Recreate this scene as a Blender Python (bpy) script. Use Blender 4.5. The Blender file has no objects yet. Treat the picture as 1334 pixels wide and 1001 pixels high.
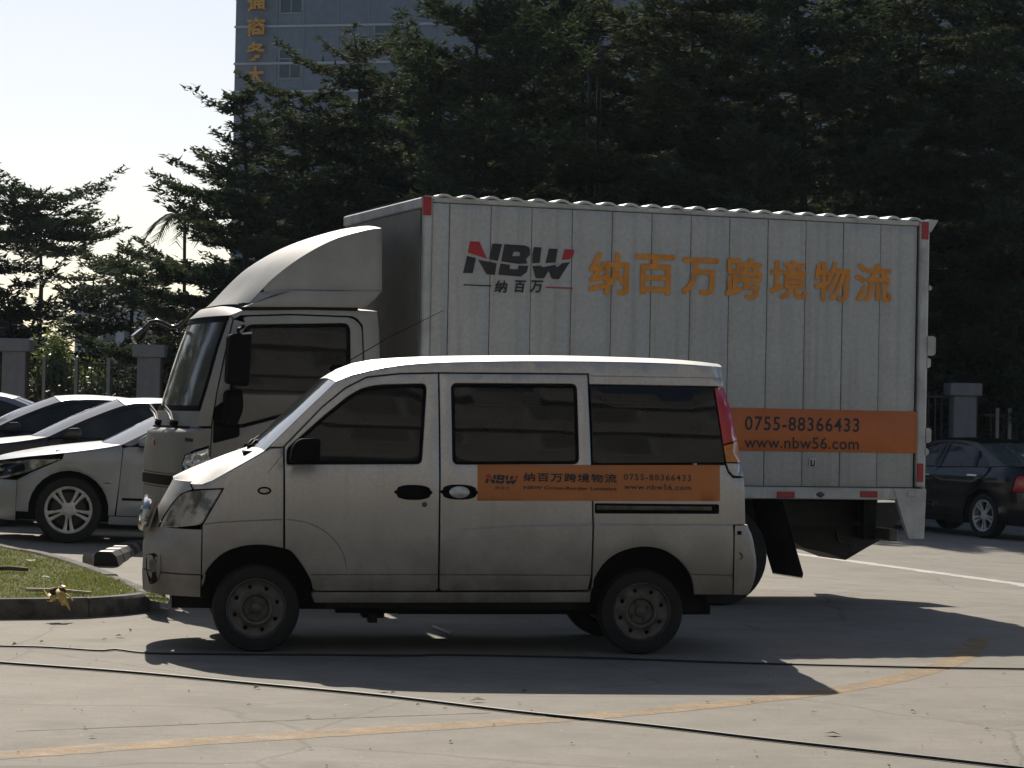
import bpy, bmesh, math, random
import numpy as np
from mathutils import Vector, Matrix
from mathutils.geometry import delaunay_2d_cdt

random.seed(7)
S = bpy.context.scene
COL = S.collection
R_ = math.radians

# ------------------------------------------------------------------ camera, sky, sun, exposure
FPX, HCAM, ROLL = 3300.0, 1.45, 0.02
TILT = math.atan(41.5 / FPX)
cam = bpy.data.cameras.new('camera')
cam.sensor_width = 36.0
cam.lens = FPX / 1334.0 * 36.0
cam.clip_end = 6000
camo = bpy.data.objects.new('camera', cam)
COL.objects.link(camo)
_R = Vector((1, 0, 0)); _F = Vector((0, math.cos(TILT), math.sin(TILT))); _U = Vector((0, -math.sin(TILT), math.cos(TILT)))
_x = _R * math.cos(ROLL) + _U * math.sin(ROLL)
_y = -_R * math.sin(ROLL) + _U * math.cos(ROLL)
camo.matrix_world = Matrix(((_x.x, _y.x, -_F.x, 0), (_x.y, _y.y, -_F.y, 0), (_x.z, _y.z, -_F.z, HCAM), (0, 0, 0, 1)))
S.camera = camo

SUN = Vector((-0.48, 2.3, 1.80)).normalized()          # towards the sun
SUN_EL = math.asin(SUN.z)
SUN_AZ = math.atan2(SUN.x, SUN.y)
world = bpy.data.worlds.new('World')
S.world = world
world.use_nodes = True
wn = world.node_tree
wn.nodes.clear()
wo = wn.nodes.new('ShaderNodeOutputWorld'); wb = wn.nodes.new('ShaderNodeBackground'); ws = wn.nodes.new('ShaderNodeTexSky')
ws.sky_type = 'NISHITA'; ws.sun_disc = False
ws.sun_elevation = SUN_EL; ws.sun_rotation = SUN_AZ
ws.air_density = 0.8; ws.dust_density = 1.15; ws.ozone_density = 1.0
wb.inputs['Strength'].default_value = 0.078
wn.links.new(ws.outputs[0], wb.inputs[0]); wn.links.new(wb.outputs[0], wo.inputs[0])
sun = bpy.data.lights.new('sun', 'SUN')
sun.energy = 5.0; sun.angle = R_(0.55); sun.color = (1.0, 0.92, 0.80)
suno = bpy.data.objects.new('sun', sun); COL.objects.link(suno)
suno.rotation_euler = SUN.to_track_quat('Z', 'Y').to_euler()
S.view_settings.view_transform = 'Standard'
S.view_settings.look = 'None'
S.view_settings.exposure = 0.12
S.view_settings.gamma = 1.0
S.view_settings.use_curve_mapping = False

# ------------------------------------------------------------------ measuring helpers
def ray(px, py):
    dx, dy = px - 667.0, py - 500.5
    u = dx * math.cos(ROLL) + dy * math.sin(ROLL); v = -dx * math.sin(ROLL) + dy * math.cos(ROLL)
    return Vector((u, FPX * math.cos(TILT) + v * math.sin(TILT), FPX * math.sin(TILT) - v * math.cos(TILT)))
def sstep(a, b, x):
    t = min(1.0, max(0.0, (x - a) / (b - a))); return t * t * (3 - 2 * t)
SLOPE = -0.027
def gz(X, Y):
    return SLOPE * max(-12.0, min(12.0, X)) * sstep(20.5, 25.0, Y)
def ground_at(px, py):
    d = ray(px, py); z = 0.0
    for _ in range(12):
        t = (z - HCAM) / d.z; z = gz(d.x * t, d.y * t)
    return Vector((d.x * t, d.y * t, z))
def at_depth(px, py, Y):
    d = ray(px, py); t = Y / d.y
    return Vector((d.x * t, Y, HCAM + d.z * t))
class Frame:
    """a thing's own axes: x along its length, y away from the near side, z up"""
    def __init__(s, X, Y, Z, yaw):
        s.o = Vector((X, Y, Z)); s.yaw = yaw; s.c = math.cos(yaw); s.s = math.sin(yaw)
    def loc(s, px, py, yl=0.0):
        d = ray(px, py)
        k = (-s.s * s.o.x + s.c * s.o.y + yl) / (-s.s * d.x + s.c * d.y)
        X, Y, Z = d.x * k - s.o.x, d.y * k - s.o.y, HCAM + d.z * k - s.o.z
        return (X * s.c + Y * s.s, Z)
    def onto(s, px, py, Yf):
        x, z = s.loc(px, py, 0.0)
        for _ in range(5):
            x, z = s.loc(px, py, Yf(x, z))
        return (x, z)

# ------------------------------------------------------------------ materials
def mat(name, col, rough=0.5, metal=0.0, col2=None, scale=6.0, lo=0.4, hi=0.65, bump=0.0, bscale=60.0, spec=0.5, coat=0.0,
        zdirt=None, streak=None, fine=0.0, emit=None, stretch=None, trans=0.0, detail=6.0, island=0.0, translucent=None):
    m = bpy.data.materials.new(name); m.use_nodes = True
    nt = m.node_tree; N = nt.nodes; Lk = nt.links
    b = N['Principled BSDF']
    b.inputs['Roughness'].default_value = rough; b.inputs['Metallic'].default_value = metal
    b.inputs['Specular IOR Level'].default_value = spec
    b.inputs['Coat Weight'].default_value = coat; b.inputs['Coat Roughness'].default_value = 0.08
    b.inputs['Transmission Weight'].default_value = trans
    b.inputs['Base Color'].default_value = (*col, 1)
    tc = N.new('ShaderNodeTexCoord')
    src = tc.outputs['Object']
    if stretch:
        mp = N.new('ShaderNodeMapping'); mp.inputs['Scale'].default_value = stretch
        Lk.new(src, mp.inputs[0]); nsrc = mp.outputs[0]
    else: nsrc = src
    cur = None
    def mixc(fac, a, bcol, mode='MIX'):
        mx = N.new('ShaderNodeMix'); mx.data_type = 'RGBA'; mx.blend_type = mode
        if isinstance(fac, float): mx.inputs[0].default_value = fac
        else: Lk.new(fac, mx.inputs[0])
        for i, c in ((6, a), (7, bcol)):
            if isinstance(c, tuple): mx.inputs[i].default_value = (*c, 1)
            else: Lk.new(c, mx.inputs[i])
        return mx.outputs[2]
    def noise(sc, det=detail, vec=None):
        n = N.new('ShaderNodeTexNoise'); n.inputs['Scale'].default_value = sc; n.inputs['Detail'].default_value = det
        n.inputs['Roughness'].default_value = 0.62
        Lk.new(vec or nsrc, n.inputs['Vector']); return n.outputs['Fac']
    def ramp(v, a, c, o0=0.0, o1=1.0):
        r = N.new('ShaderNodeMapRange'); r.inputs[1].default_value = a; r.inputs[2].default_value = c
        r.inputs[3].default_value = o0; r.inputs[4].default_value = o1
        Lk.new(v, r.inputs[0]); return r.outputs[0]
    def mul(a, c):
        q = N.new('ShaderNodeMath'); q.operation = 'MULTIPLY'; Lk.new(a, q.inputs[0])
        if isinstance(c, float): q.inputs[1].default_value = c
        else: Lk.new(c, q.inputs[1])
        return q.outputs[0]
    cur = col
    if col2: cur = mixc(ramp(noise(scale), lo, hi), cur, col2)
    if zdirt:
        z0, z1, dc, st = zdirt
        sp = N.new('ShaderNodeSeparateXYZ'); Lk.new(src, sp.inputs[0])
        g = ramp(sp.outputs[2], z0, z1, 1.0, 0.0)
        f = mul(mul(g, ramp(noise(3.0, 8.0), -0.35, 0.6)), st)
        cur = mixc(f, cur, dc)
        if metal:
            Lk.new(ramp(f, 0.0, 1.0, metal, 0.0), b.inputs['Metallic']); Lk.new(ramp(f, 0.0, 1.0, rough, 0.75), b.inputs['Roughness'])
    if streak:
        sc, st, dc = streak
        mp = N.new('ShaderNodeMapping'); mp.inputs['Scale'].default_value = (sc, sc, 0.35); Lk.new(src, mp.inputs[0])
        f = mul(ramp(noise(1.0, 5.0, mp.outputs[0]), 0.5, 0.75), st)
        cur = mixc(f, cur, dc)
    if island:
        g = N.new('ShaderNodeNewGeometry')
        cur = mixc(ramp(g.outputs['Random Per Island'], 0.0, 1.0, 0.0, 1.0), cur, tuple(min(1, c * island) for c in col))
    if fine:
        cur = mixc(ramp(noise(bscale * 3, 2.0), 0.3, 0.7, 1 - fine, 1 + fine), (0, 0, 0), cur) if False else mixc(mul(ramp(noise(bscale * 2.2, 3.0), 0.38, 0.62), fine), cur, tuple(c * 0.35 for c in col))
    if not isinstance(cur, tuple): Lk.new(cur, b.inputs['Base Color'])
    if bump:
        bp = N.new('ShaderNodeBump'); bp.inputs['Strength'].default_value = bump; bp.inputs['Distance'].default_value = 0.01
        Lk.new(noise(bscale, 4.0), bp.inputs['Height']); Lk.new(bp.outputs[0], b.inputs['Normal'])
    if emit:
        b.inputs['Emission Color'].default_value = (*emit[0], 1); b.inputs['Emission Strength'].default_value = emit[1]
    if translucent:
        tl = N.new('ShaderNodeBsdfTranslucent'); tl.inputs[0].default_value = (*translucent[0], 1)
        mx = N.new('ShaderNodeMixShader'); mx.inputs[0].default_value = translucent[1]
        out = N['Material Output']
        Lk.new(b.outputs[0], mx.inputs[1]); Lk.new(tl.outputs[0], mx.inputs[2]); Lk.new(mx.outputs[0], out.inputs[0])
    return m

M = {}
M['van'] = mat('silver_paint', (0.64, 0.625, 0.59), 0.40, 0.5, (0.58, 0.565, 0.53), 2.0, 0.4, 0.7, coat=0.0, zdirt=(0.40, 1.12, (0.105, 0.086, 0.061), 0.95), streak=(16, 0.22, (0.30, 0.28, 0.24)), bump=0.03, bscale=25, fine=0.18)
M['truckwhite'] = mat('dull_white_paint', (0.37, 0.375, 0.365), 0.5, 0.0, (0.30, 0.30, 0.285), 2.5, 0.4, 0.7, spec=0.25, zdirt=(0.7, 1.9, (0.12, 0.105, 0.085), 0.9), streak=(9, 0.3, (0.28, 0.27, 0.24)), bump=0.03, bscale=20)
M['box'] = mat('grey_sheet', (0.50, 0.53, 0.53), 0.5, 0.1, (0.43, 0.455, 0.455), 2.2, 0.35, 0.7, zdirt=(0.8, 1.9, (0.27, 0.25, 0.22), 0.45), streak=(11, 0.55, (0.23, 0.23, 0.22)), bump=0.12, bscale=14, fine=0.2)
M['boxrail'] = mat('grey_rail', (0.52, 0.55, 0.55), 0.48, 0.25, (0.33, 0.335, 0.325), 4.0, 0.4, 0.7, streak=(14, 0.4, (0.25, 0.25, 0.23)), bump=0.06, bscale=20)
M['boxfront'] = mat('shade_toned_front', (0.17, 0.165, 0.15), 0.45, 0.4, (0.12, 0.115, 0.10), 3.0, streak=(8, 0.5, (0.17, 0.16, 0.14)), bump=0.08, bscale=10)  # darker than the sides: shade behind the cab is put into the colour
M['roofsheet'] = mat('bright_roof_sheet', (0.55, 0.55, 0.53), 0.3, 0.6, (0.45, 0.45, 0.43), 6.0)
M['orange'] = mat('orange_vinyl', (0.56, 0.155, 0.03), 0.42, 0, (0.48, 0.135, 0.03), 4.0, bump=0.02, fine=0.12)
M['orangeink'] = mat('orange_print', (0.75, 0.30, 0.035), 0.5, 0, (0.56, 0.215, 0.03), 10.0)
M['orangevan'] = mat('faded_orange_vinyl', (0.50, 0.175, 0.045), 0.45, 0, (0.42, 0.145, 0.04), 4.0, fine=0.15)
M['ink'] = mat('black_print', (0.018, 0.02, 0.026), 0.5)
M['redink'] = mat('red_print', (0.42, 0.022, 0.03), 0.5)
M['reflector'] = mat('red_reflector', (0.40, 0.02, 0.03), 0.3, col2=(0.30, 0.015, 0.02), scale=40)
M['glass'] = mat('tinted_glass', (0.012, 0.012, 0.012), 0.03, 0, (0.02, 0.019, 0.017), 3.0, spec=0.45)
M['carglass'] = mat('dark_car_glass', (0.02, 0.022, 0.021), 0.03, 0, (0.05, 0.055, 0.05), 2.5, spec=0.4)  # paler patches put a faint greenish reflection into the glass colour
M['screen'] = mat('sky_toned_screen_glass', (0.06, 0.08, 0.08), 0.04, 0, (0.10, 0.12, 0.115), 1.6, spec=0.7, coat=0.2)  # pale base puts the sky's reflection on the screens into the colour
M['darkscreen'] = mat('dark_screen_glass', (0.02, 0.026, 0.027), 0.04, 0, spec=0.5)
M['truckscreen'] = mat('dusty_reflection_glass', (0.075, 0.078, 0.062), 0.10, 0, (0.20, 0.20, 0.17), 2.2, 0.5, 0.75, spec=0.3, stretch=(1.5, 1.5, 0.6))  # dusty base raised to carry a pale reflection painted into the glass
M['trim'] = mat('black_trim', (0.009, 0.009, 0.010), 0.6, spec=0.03)
M['gloss'] = mat('gloss_black', (0.008, 0.008, 0.009), 0.15, coat=0.5)
M['rubber'] = mat('tyre_rubber', (0.011, 0.0105, 0.010), 0.85, col2=(0.02, 0.018, 0.016), scale=14, bump=0.15, bscale=90)
M['dark'] = mat('dark_underside', (0.008, 0.008, 0.008), 0.85)
M['frame'] = mat('dusty_underframe', (0.030, 0.028, 0.025), 0.7, 0, (0.016, 0.015, 0.014), 10)
M['steel'] = mat('dirty_steel', (0.115, 0.11, 0.10), 0.5, 0.3, (0.06, 0.056, 0.05), 14, bump=0.1, bscale=60)
M['alloy'] = mat('alloy', (0.62, 0.61, 0.58), 0.4, 0.4, (0.46, 0.45, 0.42), 20)
M['chrome'] = mat('chrome', (0.62, 0.62, 0.60), 0.12, 1.0, (0.45, 0.45, 0.43), 20)
M['lens'] = mat('cloudy_lens', (0.46, 0.43, 0.36), 0.14, 0.1, (0.13, 0.118, 0.09), 8, 0.42, 0.56, coat=0.4, bump=0.25, bscale=26)
M['reflect'] = mat('lamp_bowl', (0.55, 0.55, 0.53), 0.15, 0.9)
M['red'] = mat('red_lens', (0.55, 0.016, 0.02), 0.15, 0, (0.40, 0.010, 0.014), 25, coat=0.8, bump=0.2, bscale=70)
M['amber'] = mat('amber_lens', (0.62, 0.20, 0.015), 0.15, 0, (0.45, 0.14, 0.01), 30, coat=0.8, bump=0.2, bscale=70)
M['clear'] = mat('clear_lens', (0.55, 0.57, 0.58), 0.12, 0.3, (0.38, 0.40, 0.42), 30, coat=0.8)
M['whitecar'] = mat('pearl_white_paint', (0.36, 0.38, 0.39), 0.28, 0.15, (0.32, 0.335, 0.345), 4, coat=0.5)
M['browncar'] = mat('dark_brown_paint', (0.030, 0.026, 0.025), 0.3, 0.1, coat=0.25)
M['bluecar'] = mat('dark_blue_paint', (0.020, 0.024, 0.034), 0.3, 0.1, coat=0.25)
M['silvercar'] = mat('silver_car_paint', (0.36, 0.37, 0.38), 0.28, 0.5, coat=0.5)
M['blackcar'] = mat('black_car_paint', (0.005, 0.005, 0.005), 0.15, 0.0, coat=0.3)
M['pillar'] = mat('grey_render', (0.24, 0.24, 0.25), 0.85, 0, (0.19, 0.185, 0.19), 3, bump=0.2, bscale=40, streak=(5, 0.5, (0.13, 0.125, 0.12)))
M['pillarside'] = mat('red_brown_tiles', (0.10, 0.055, 0.05), 0.7, 0, (0.07, 0.04, 0.04), 8)
M['bar'] = mat('pale_bar', (0.22, 0.23, 0.22), 0.5, 0.3)
M['bardark'] = mat('dark_bar', (0.03, 0.03, 0.032), 0.5, 0.3)
M['bark'] = mat('bark', (0.055, 0.045, 0.036), 0.9, 0, (0.035, 0.03, 0.025), 10, bump=0.5, bscale=20)
M['leaf'] = mat('dark_leaf', (0.046, 0.064, 0.046), 0.85, 0, island=1.9, spec=0.03, translucent=((0.075, 0.105, 0.035), 0.2))
M['leaf2'] = mat('olive_leaf', (0.056, 0.068, 0.042), 0.85, 0, island=2.0, spec=0.04, translucent=((0.085, 0.11, 0.04), 0.2))
M['leaf3'] = mat('bright_leaf', (0.075, 0.115, 0.03), 0.5, 0, island=1.6, translucent=((0.16, 0.22, 0.05), 0.3))
M['hedge'] = mat('hedge_leaf', (0.026, 0.038, 0.022), 0.6, 0, island=2.0, spec=0.12, translucent=((0.03, 0.045, 0.012), 0.08))
M['flower'] = mat('yellow_bract', (0.45, 0.22, 0.04), 0.6, 0, island=0.6)
M['facade'] = mat('slate_blue_tiles', (0.175, 0.215, 0.27), 0.6, 0, (0.155, 0.19, 0.24), 0.35, fine=0.2, bscale=1.2)
M['band'] = mat('pale_band', (0.42, 0.45, 0.49), 0.7, 0, (0.36, 0.39, 0.43), 1.0)
M['winframe'] = mat('window_frame', (0.25, 0.28, 0.29), 0.5)
M['farglass'] = mat('far_window_glass', (0.03, 0.045, 0.05), 0.08, spec=0.6)
M['sign'] = mat('orange_sign', (0.62, 0.32, 0.05), 0.5, 0, (0.52, 0.26, 0.04), 2)
M['facingpane'] = mat('dull_pane', (0.085, 0.078, 0.07), 0.35)
M['facing'] = mat('brown_wall', (0.19, 0.185, 0.18), 0.85, 0, (0.145, 0.14, 0.135), 0.6)
M['palewall'] = mat('pale_wall', (0.42, 0.44, 0.47), 0.8, 0, (0.36, 0.37, 0.4), 0.8)
M['rooftile'] = mat('roof_tile', (0.10, 0.075, 0.07), 0.7, 0, (0.065, 0.05, 0.05), 3)
M['cable'] = mat('black_cable', (0.010, 0.010, 0.010), 0.6)
M['tar'] = mat('tar_filler', (0.012, 0.012, 0.012), 0.75, bump=0.3, bscale=40)
M['kerb'] = mat('kerb_concrete', (0.17, 0.155, 0.13), 0.9, 0, (0.055, 0.05, 0.042), 5, 0.38, 0.6, bump=0.5, bscale=30, fine=0.3)
M['soil'] = mat('soil', (0.10, 0.105, 0.035), 0.95, 0, (0.14, 0.115, 0.05), 4, bump=0.6, bscale=30)
M['grass'] = mat('grass_blade', (0.125, 0.145, 0.040), 0.7, 0, island=1.6, spec=0.1, translucent=((0.20, 0.23, 0.055), 0.4))
M['yellowpaint'] = mat('yellow_road_paint', (0.40, 0.24, 0.085), 0.8, 0, (0.30, 0.235, 0.145), 4, 0.36, 0.62, fine=0.5, bscale=20)
M['whitepaint'] = mat('white_road_paint', (0.60, 0.57, 0.52), 0.7, 0, (0.42, 0.39, 0.34), 5, fine=0.3, bscale=20)
M['stone'] = mat('rough_stone', (0.26, 0.24, 0.21), 0.9, 0, (0.16, 0.145, 0.125), 9, bump=0.6, bscale=30)
M['stickpale'] = mat('pale_wood', (0.58, 0.50, 0.34), 0.8, 0, (0.32, 0.26, 0.17), 12)
M['stickdark'] = mat('weathered_wood', (0.14, 0.105, 0.07), 0.85, 0, (0.09, 0.07, 0.05), 12)
M['yellow'] = mat('yellow_petal', (0.75, 0.56, 0.14), 0.55, 0, (0.5, 0.3, 0.06), 20)
M['brown'] = mat('brown_pulp', (0.06, 0.028, 0.012), 0.7)
M['paper'] = mat('white_scrap', (0.62, 0.60, 0.56), 0.8)
M['litter'] = mat('dry_leaf', (0.09, 0.065, 0.04), 0.85, island=2.2)
M['stopsheen'] = mat('sheen_grey_rubber', (0.12, 0.115, 0.10), 0.5, 0, (0.06, 0.057, 0.05), 9)  # grey tone paints the glossy sheen of the segments onto the rubber

def ground_material():
    m = bpy.data.materials.new('concrete_yard'); m.use_nodes = True
    nt = m.node_tree; N = nt.nodes; Lk = nt.links; b = N['Principled BSDF']
    tc = N.new('ShaderNodeTexCoord'); src = tc.outputs['Object']
    def noise(sc, det, rough=0.6, vec=None):
        n = N.new('ShaderNodeTexNoise'); n.inputs['Scale'].default_value = sc; n.inputs['Detail'].default_value = det
        n.inputs['Roughness'].default_value = rough; Lk.new(vec or src, n.inputs['Vector']); return n.outputs['Fac']
    def rng(v, a, c, o0=0., o1=1.):
        r = N.new('ShaderNodeMapRange'); r.inputs[1].default_value = a; r.inputs[2].default_value = c
        r.inputs[3].default_value = o0; r.inputs[4].default_value = o1; Lk.new(v, r.inputs[0]); return r.outputs[0]
    def mix(f, a, c, mode='MIX'):
        mx = N.new('ShaderNodeMix'); mx.data_type = 'RGBA'; mx.blend_type = mode
        if isinstance(f, float): mx.inputs[0].default_value = f
        else: Lk.new(f, mx.inputs[0])
        for i, q in ((6, a), (7, c)):
            if isinstance(q, tuple): mx.inputs[i].default_value = (*q, 1)
            else: Lk.new(q, mx.inputs[i])
        return mx.outputs[2]
    c = mix(rng(noise(0.55, 8), 0.35, 0.68), (0.255, 0.232, 0.192), (0.175, 0.160, 0.132))
    c = mix(rng(noise(2.3, 9, 0.7), 0.40, 0.72, 0., 0.7), c, (0.32, 0.297, 0.25))
    mp = N.new('ShaderNodeMapping'); mp.inputs['Scale'].default_value = (0.8, 5.0, 1); mp.inputs['Rotation'].default_value = (0, 0, 0.06); Lk.new(src, mp.inputs[0])
    c = mix(rng(noise(1.6, 7, 0.65, mp.outputs[0]), 0.52, 0.75, 0., 0.5), c, (0.19, 0.17, 0.135))
    c = mix(rng(noise(0.9, 10, 0.75), 0.54, 0.62, 0., 0.55), c, (0.14, 0.126, 0.102))
    vc = N.new('ShaderNodeTexVoronoi'); vc.feature = 'DISTANCE_TO_EDGE'; vc.inputs['Scale'].default_value = 0.42
    wv = N.new('ShaderNodeMix'); wv.data_type = 'VECTOR'; wv.inputs[0].default_value = 0.12; nn = N.new('ShaderNodeTexNoise'); nn.inputs['Scale'].default_value = 2.2; nn.inputs['Detail'].default_value = 7; Lk.new(src, nn.inputs['Vector']); Lk.new(src, wv.inputs[4]); Lk.new(nn.outputs['Color'], wv.inputs[5]); Lk.new(wv.outputs[1], vc.inputs['Vector'])
    c = mix(rng(vc.outputs['Distance'], 0.0, 0.006, 0.55, 0.), c, (0.09, 0.08, 0.065))
    vs_ = N.new('ShaderNodeTexVoronoi'); vs_.inputs['Scale'].default_value = 0.9; Lk.new(wv.outputs[1], vs_.inputs['Vector'])
    c = mix(rng(vs_.outputs['Distance'], 0.05, 0.17, 0.5, 0.), c, (0.10, 0.09, 0.075))
    c = mix(rng(noise(9.0, 6, 0.7), 0.55, 0.75, 0., 0.65), c, (0.165, 0.148, 0.115))
    c = mix(rng(noise(60.0, 4, 0.7), 0.42, 0.7, 0., 0.7), c, (0.18, 0.162, 0.13))
    vo = N.new('ShaderNodeTexVoronoi'); vo.inputs['Scale'].default_value = 7.0; Lk.new(src, vo.inputs['Vector'])
    c = mix(rng(vo.outputs['Distance'], 0.03, 0.07, 0.75, 0.), c, (0.09, 0.075, 0.06))
    vo2 = N.new('ShaderNodeTexVoronoi'); vo2.inputs['Scale'].default_value = 4.3; Lk.new(src, vo2.inputs['Vector'])
    c = mix(rng(vo2.outputs['Distance'], 0.02, 0.05, 0.8, 0.), c, (0.50, 0.47, 0.42))
    Lk.new(c, b.inputs['Base Color'])
    b.inputs['Roughness'].default_value = 0.85; b.inputs['Specular IOR Level'].default_value = 0.35
    bp = N.new('ShaderNodeBump'); bp.inputs['Strength'].default_value = 0.35; bp.inputs['Distance'].default_value = 0.01
    Lk.new(noise(45, 6, 0.7), bp.inputs['Height']); Lk.new(bp.outputs[0], b.inputs['Normal'])
    return m
M['ground'] = ground_material()
def wear(m, lo, hi, sc):
    nt = m.node_tree; N = nt.nodes; Lk = nt.links; tc = N.new('ShaderNodeTexCoord'); n = N.new('ShaderNodeTexNoise'); n.inputs['Scale'].default_value = sc; n.inputs['Detail'].default_value = 9; n.inputs['Roughness'].default_value = 0.75
    q = N.new('ShaderNodeMapRange'); q.inputs[1].default_value = lo; q.inputs[2].default_value = hi; q.inputs[4].default_value = 0.62; t = N.new('ShaderNodeBsdfTransparent'); mx = N.new('ShaderNodeMixShader')
    Lk.new(tc.outputs['Object'], n.inputs['Vector']); Lk.new(n.outputs['Fac'], q.inputs[0]); Lk.new(q.outputs[0], mx.inputs[0]); Lk.new(N['Principled BSDF'].outputs[0], mx.inputs[1]); Lk.new(t.outputs[0], mx.inputs[2]); Lk.new(mx.outputs[0], N['Material Output'].inputs[0])
wear(M['yellowpaint'], 0.36, 0.74, 5.0); wear(M['whitepaint'], 0.5, 0.7, 9.0)

# ------------------------------------------------------------------ object helpers
def link(name, me, m=None, parent=None):
    o = bpy.data.objects.new(name, me); COL.objects.link(o)
    if m is not None and me is not None and not me.materials: me.materials.append(m)
    if parent is not None: o.parent = parent
    return o
def tag(o, label=None, cat=None, group=None, kind=None):
    if label: o['label'] = label
    if cat: o['category'] = cat
    if group: o['group'] = group
    if kind: o['kind'] = kind
    return o
def empty(name, loc, yaw=0.0, label=None, cat=None, group=None):
    o = bpy.data.objects.new(name, None); COL.objects.link(o)
    o.location = loc; o.rotation_euler = (0, 0, yaw); o.empty_display_size = 0.2
    return tag(o, label, cat, group)
def kids(o): return [c for c in bpy.data.objects if c.parent == o]
def copy_tree(o, parent=None, swap=None):
    c = o.copy(); COL.objects.link(c)
    if parent is not None: c.parent = parent
    if swap and o.data is not None and o.data.materials and o.data.materials[0] in swap:
        key = (o.data.name, swap[o.data.materials[0]].name)
        if key not in _SWAP:
            d = o.data.copy(); d.materials[0] = swap[o.data.materials[0]]; _SWAP[key] = d
        c.data = _SWAP[key]
    for ch in _KIDS(o): copy_tree(ch, c, swap)
    return c
_SWAP = {}
def _KIDS(o): return list(o.children)

class MB:
    def __init__(s): s.v = []; s.f = []
    def add(s, vs, fs):
        k = len(s.v); s.v += [tuple(p) for p in vs]; s.f += [tuple(i + k for i in f) for f in fs]; return s
    def box(s, x0, x1, y0, y1, z0, z1, b=0.0):
        if b <= 0:
            return s.add([(x0, y0, z0), (x1, y0, z0), (x1, y1, z0), (x0, y1, z0), (x0, y0, z1), (x1, y0, z1), (x1, y1, z1), (x0, y1, z1)],
                         [(0, 3, 2, 1), (4, 5, 6, 7), (0, 1, 5, 4), (1, 2, 6, 5), (2, 3, 7, 6), (3, 0, 4, 7)])
        def ring(d, z): return [(x0 + d, y0 + b, z), (x0 + b, y0 + d, z), (x1 - b, y0 + d, z), (x1 - d, y0 + b, z), (x1 - d, y1 - b, z), (x1 - b, y1 - d, z), (x0 + b, y1 - d, z), (x0 + d, y1 - b, z)]
        rows = [ring(b, z0), ring(0, z0 + b), ring(0, z1 - b), ring(b, z1)]
        vs = sum(rows, []); fs = [tuple(range(7, -1, -1)), tuple(range(24, 32))]
        for r in range(3):
            for i in range(8):
                j = (i + 1) % 8; fs.append((r * 8 + i, r * 8 + j, r * 8 + 8 + j, r * 8 + 8 + i))
        return s.add(vs, fs)
    def grid(s, rows, flip=False, closed=False):
        n = len(rows[0]); vs = [p for r in rows for p in r]; fs = []
        for i in range(len(rows) - 1):
            for j in range(n if closed else n - 1):
                k = (j + 1) % n
                q = (i * n + j, i * n + k, (i + 1) * n + k, (i + 1) * n + j)
                fs.append(q[::-1] if flip else q)
        return s.add(vs, fs)
    def tube(s, pts, r, n=8, caps=True):
        pts = [Vector(p) for p in pts]; rows = []; up0 = None
        for i, p in enumerate(pts):
            t = (pts[min(i + 1, len(pts) - 1)] - pts[max(i - 1, 0)]).normalized()
            up = Vector((0, 0, 1)) if abs(t.z) < 0.9 else Vector((1, 0, 0))
            a = t.cross(up).normalized(); c = a.cross(t)
            rr = r[i] if isinstance(r, (list, tuple)) else r
            rows.append([p + (a * math.cos(2 * math.pi * k / n) + c * math.sin(2 * math.pi * k / n)) * rr for k in range(n)])
        k0 = len(s.v); s.grid(rows, closed=True)
        if caps:
            s.f.append(tuple(k0 + i for i in range(n - 1, -1, -1))); s.f.append(tuple(k0 + (len(rows) - 1) * n + i for i in range(n)))
        return s
    def lathe_y(s, prof, cx, cz, n=40, cap=False):
        """prof: (radius, y) pairs turned about the y axis"""
        rows = [[(cx + r * math.cos(2 * math.pi * k / n), y, cz + r * math.sin(2 * math.pi * k / n)) for k in range(n)] for r, y in prof]
        k0 = len(s.v); s.grid(rows, closed=True)
        if cap:
            s.f.append(tuple(k0 + (len(rows) - 1) * n + i for i in range(n))); s.f.append(tuple(k0 + i for i in range(n)))
        return s
    def lathe_z(s, prof, cx, cy, n=16):
        rows = [[(cx + r * math.cos(2 * math.pi * k / n), cy + r * math.sin(2 * math.pi * k / n), z) for k in range(n)] for r, z in prof]
        return s.grid(rows, closed=True)
    def prism_y(s, poly, y0, y1):
        n = len(poly); a = area(poly)
        if a < 0: poly = poly[::-1]
        vs = [(x, y0, z) for x, z in poly] + [(x, y1, z) for x, z in poly]
        fs = [tuple(range(n)), tuple(range(2 * n - 1, n - 1, -1))] + [((i + 1) % n, i, n + i, n + (i + 1) % n) for i in range(n)]
        return s.add(vs, fs)
    def build(s, name, m, parent=None, angle=35, merge=0.0, recalc=False, flat=False):
        me = bpy.data.meshes.new(name); me.from_pydata(s.v, [], s.f); me.update()
        if merge or recalc:
            bm = bmesh.new(); bm.from_mesh(me)
            if merge: bmesh.ops.remove_doubles(bm, verts=bm.verts, dist=merge)
            if recalc: bmesh.ops.recalc_face_normals(bm, faces=bm.faces)
            bm.to_mesh(me); bm.free()
        if not flat:
            me.shade_smooth(); me.set_sharp_from_angle(angle=R_(angle))
        return link(name, me, m, parent)

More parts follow.
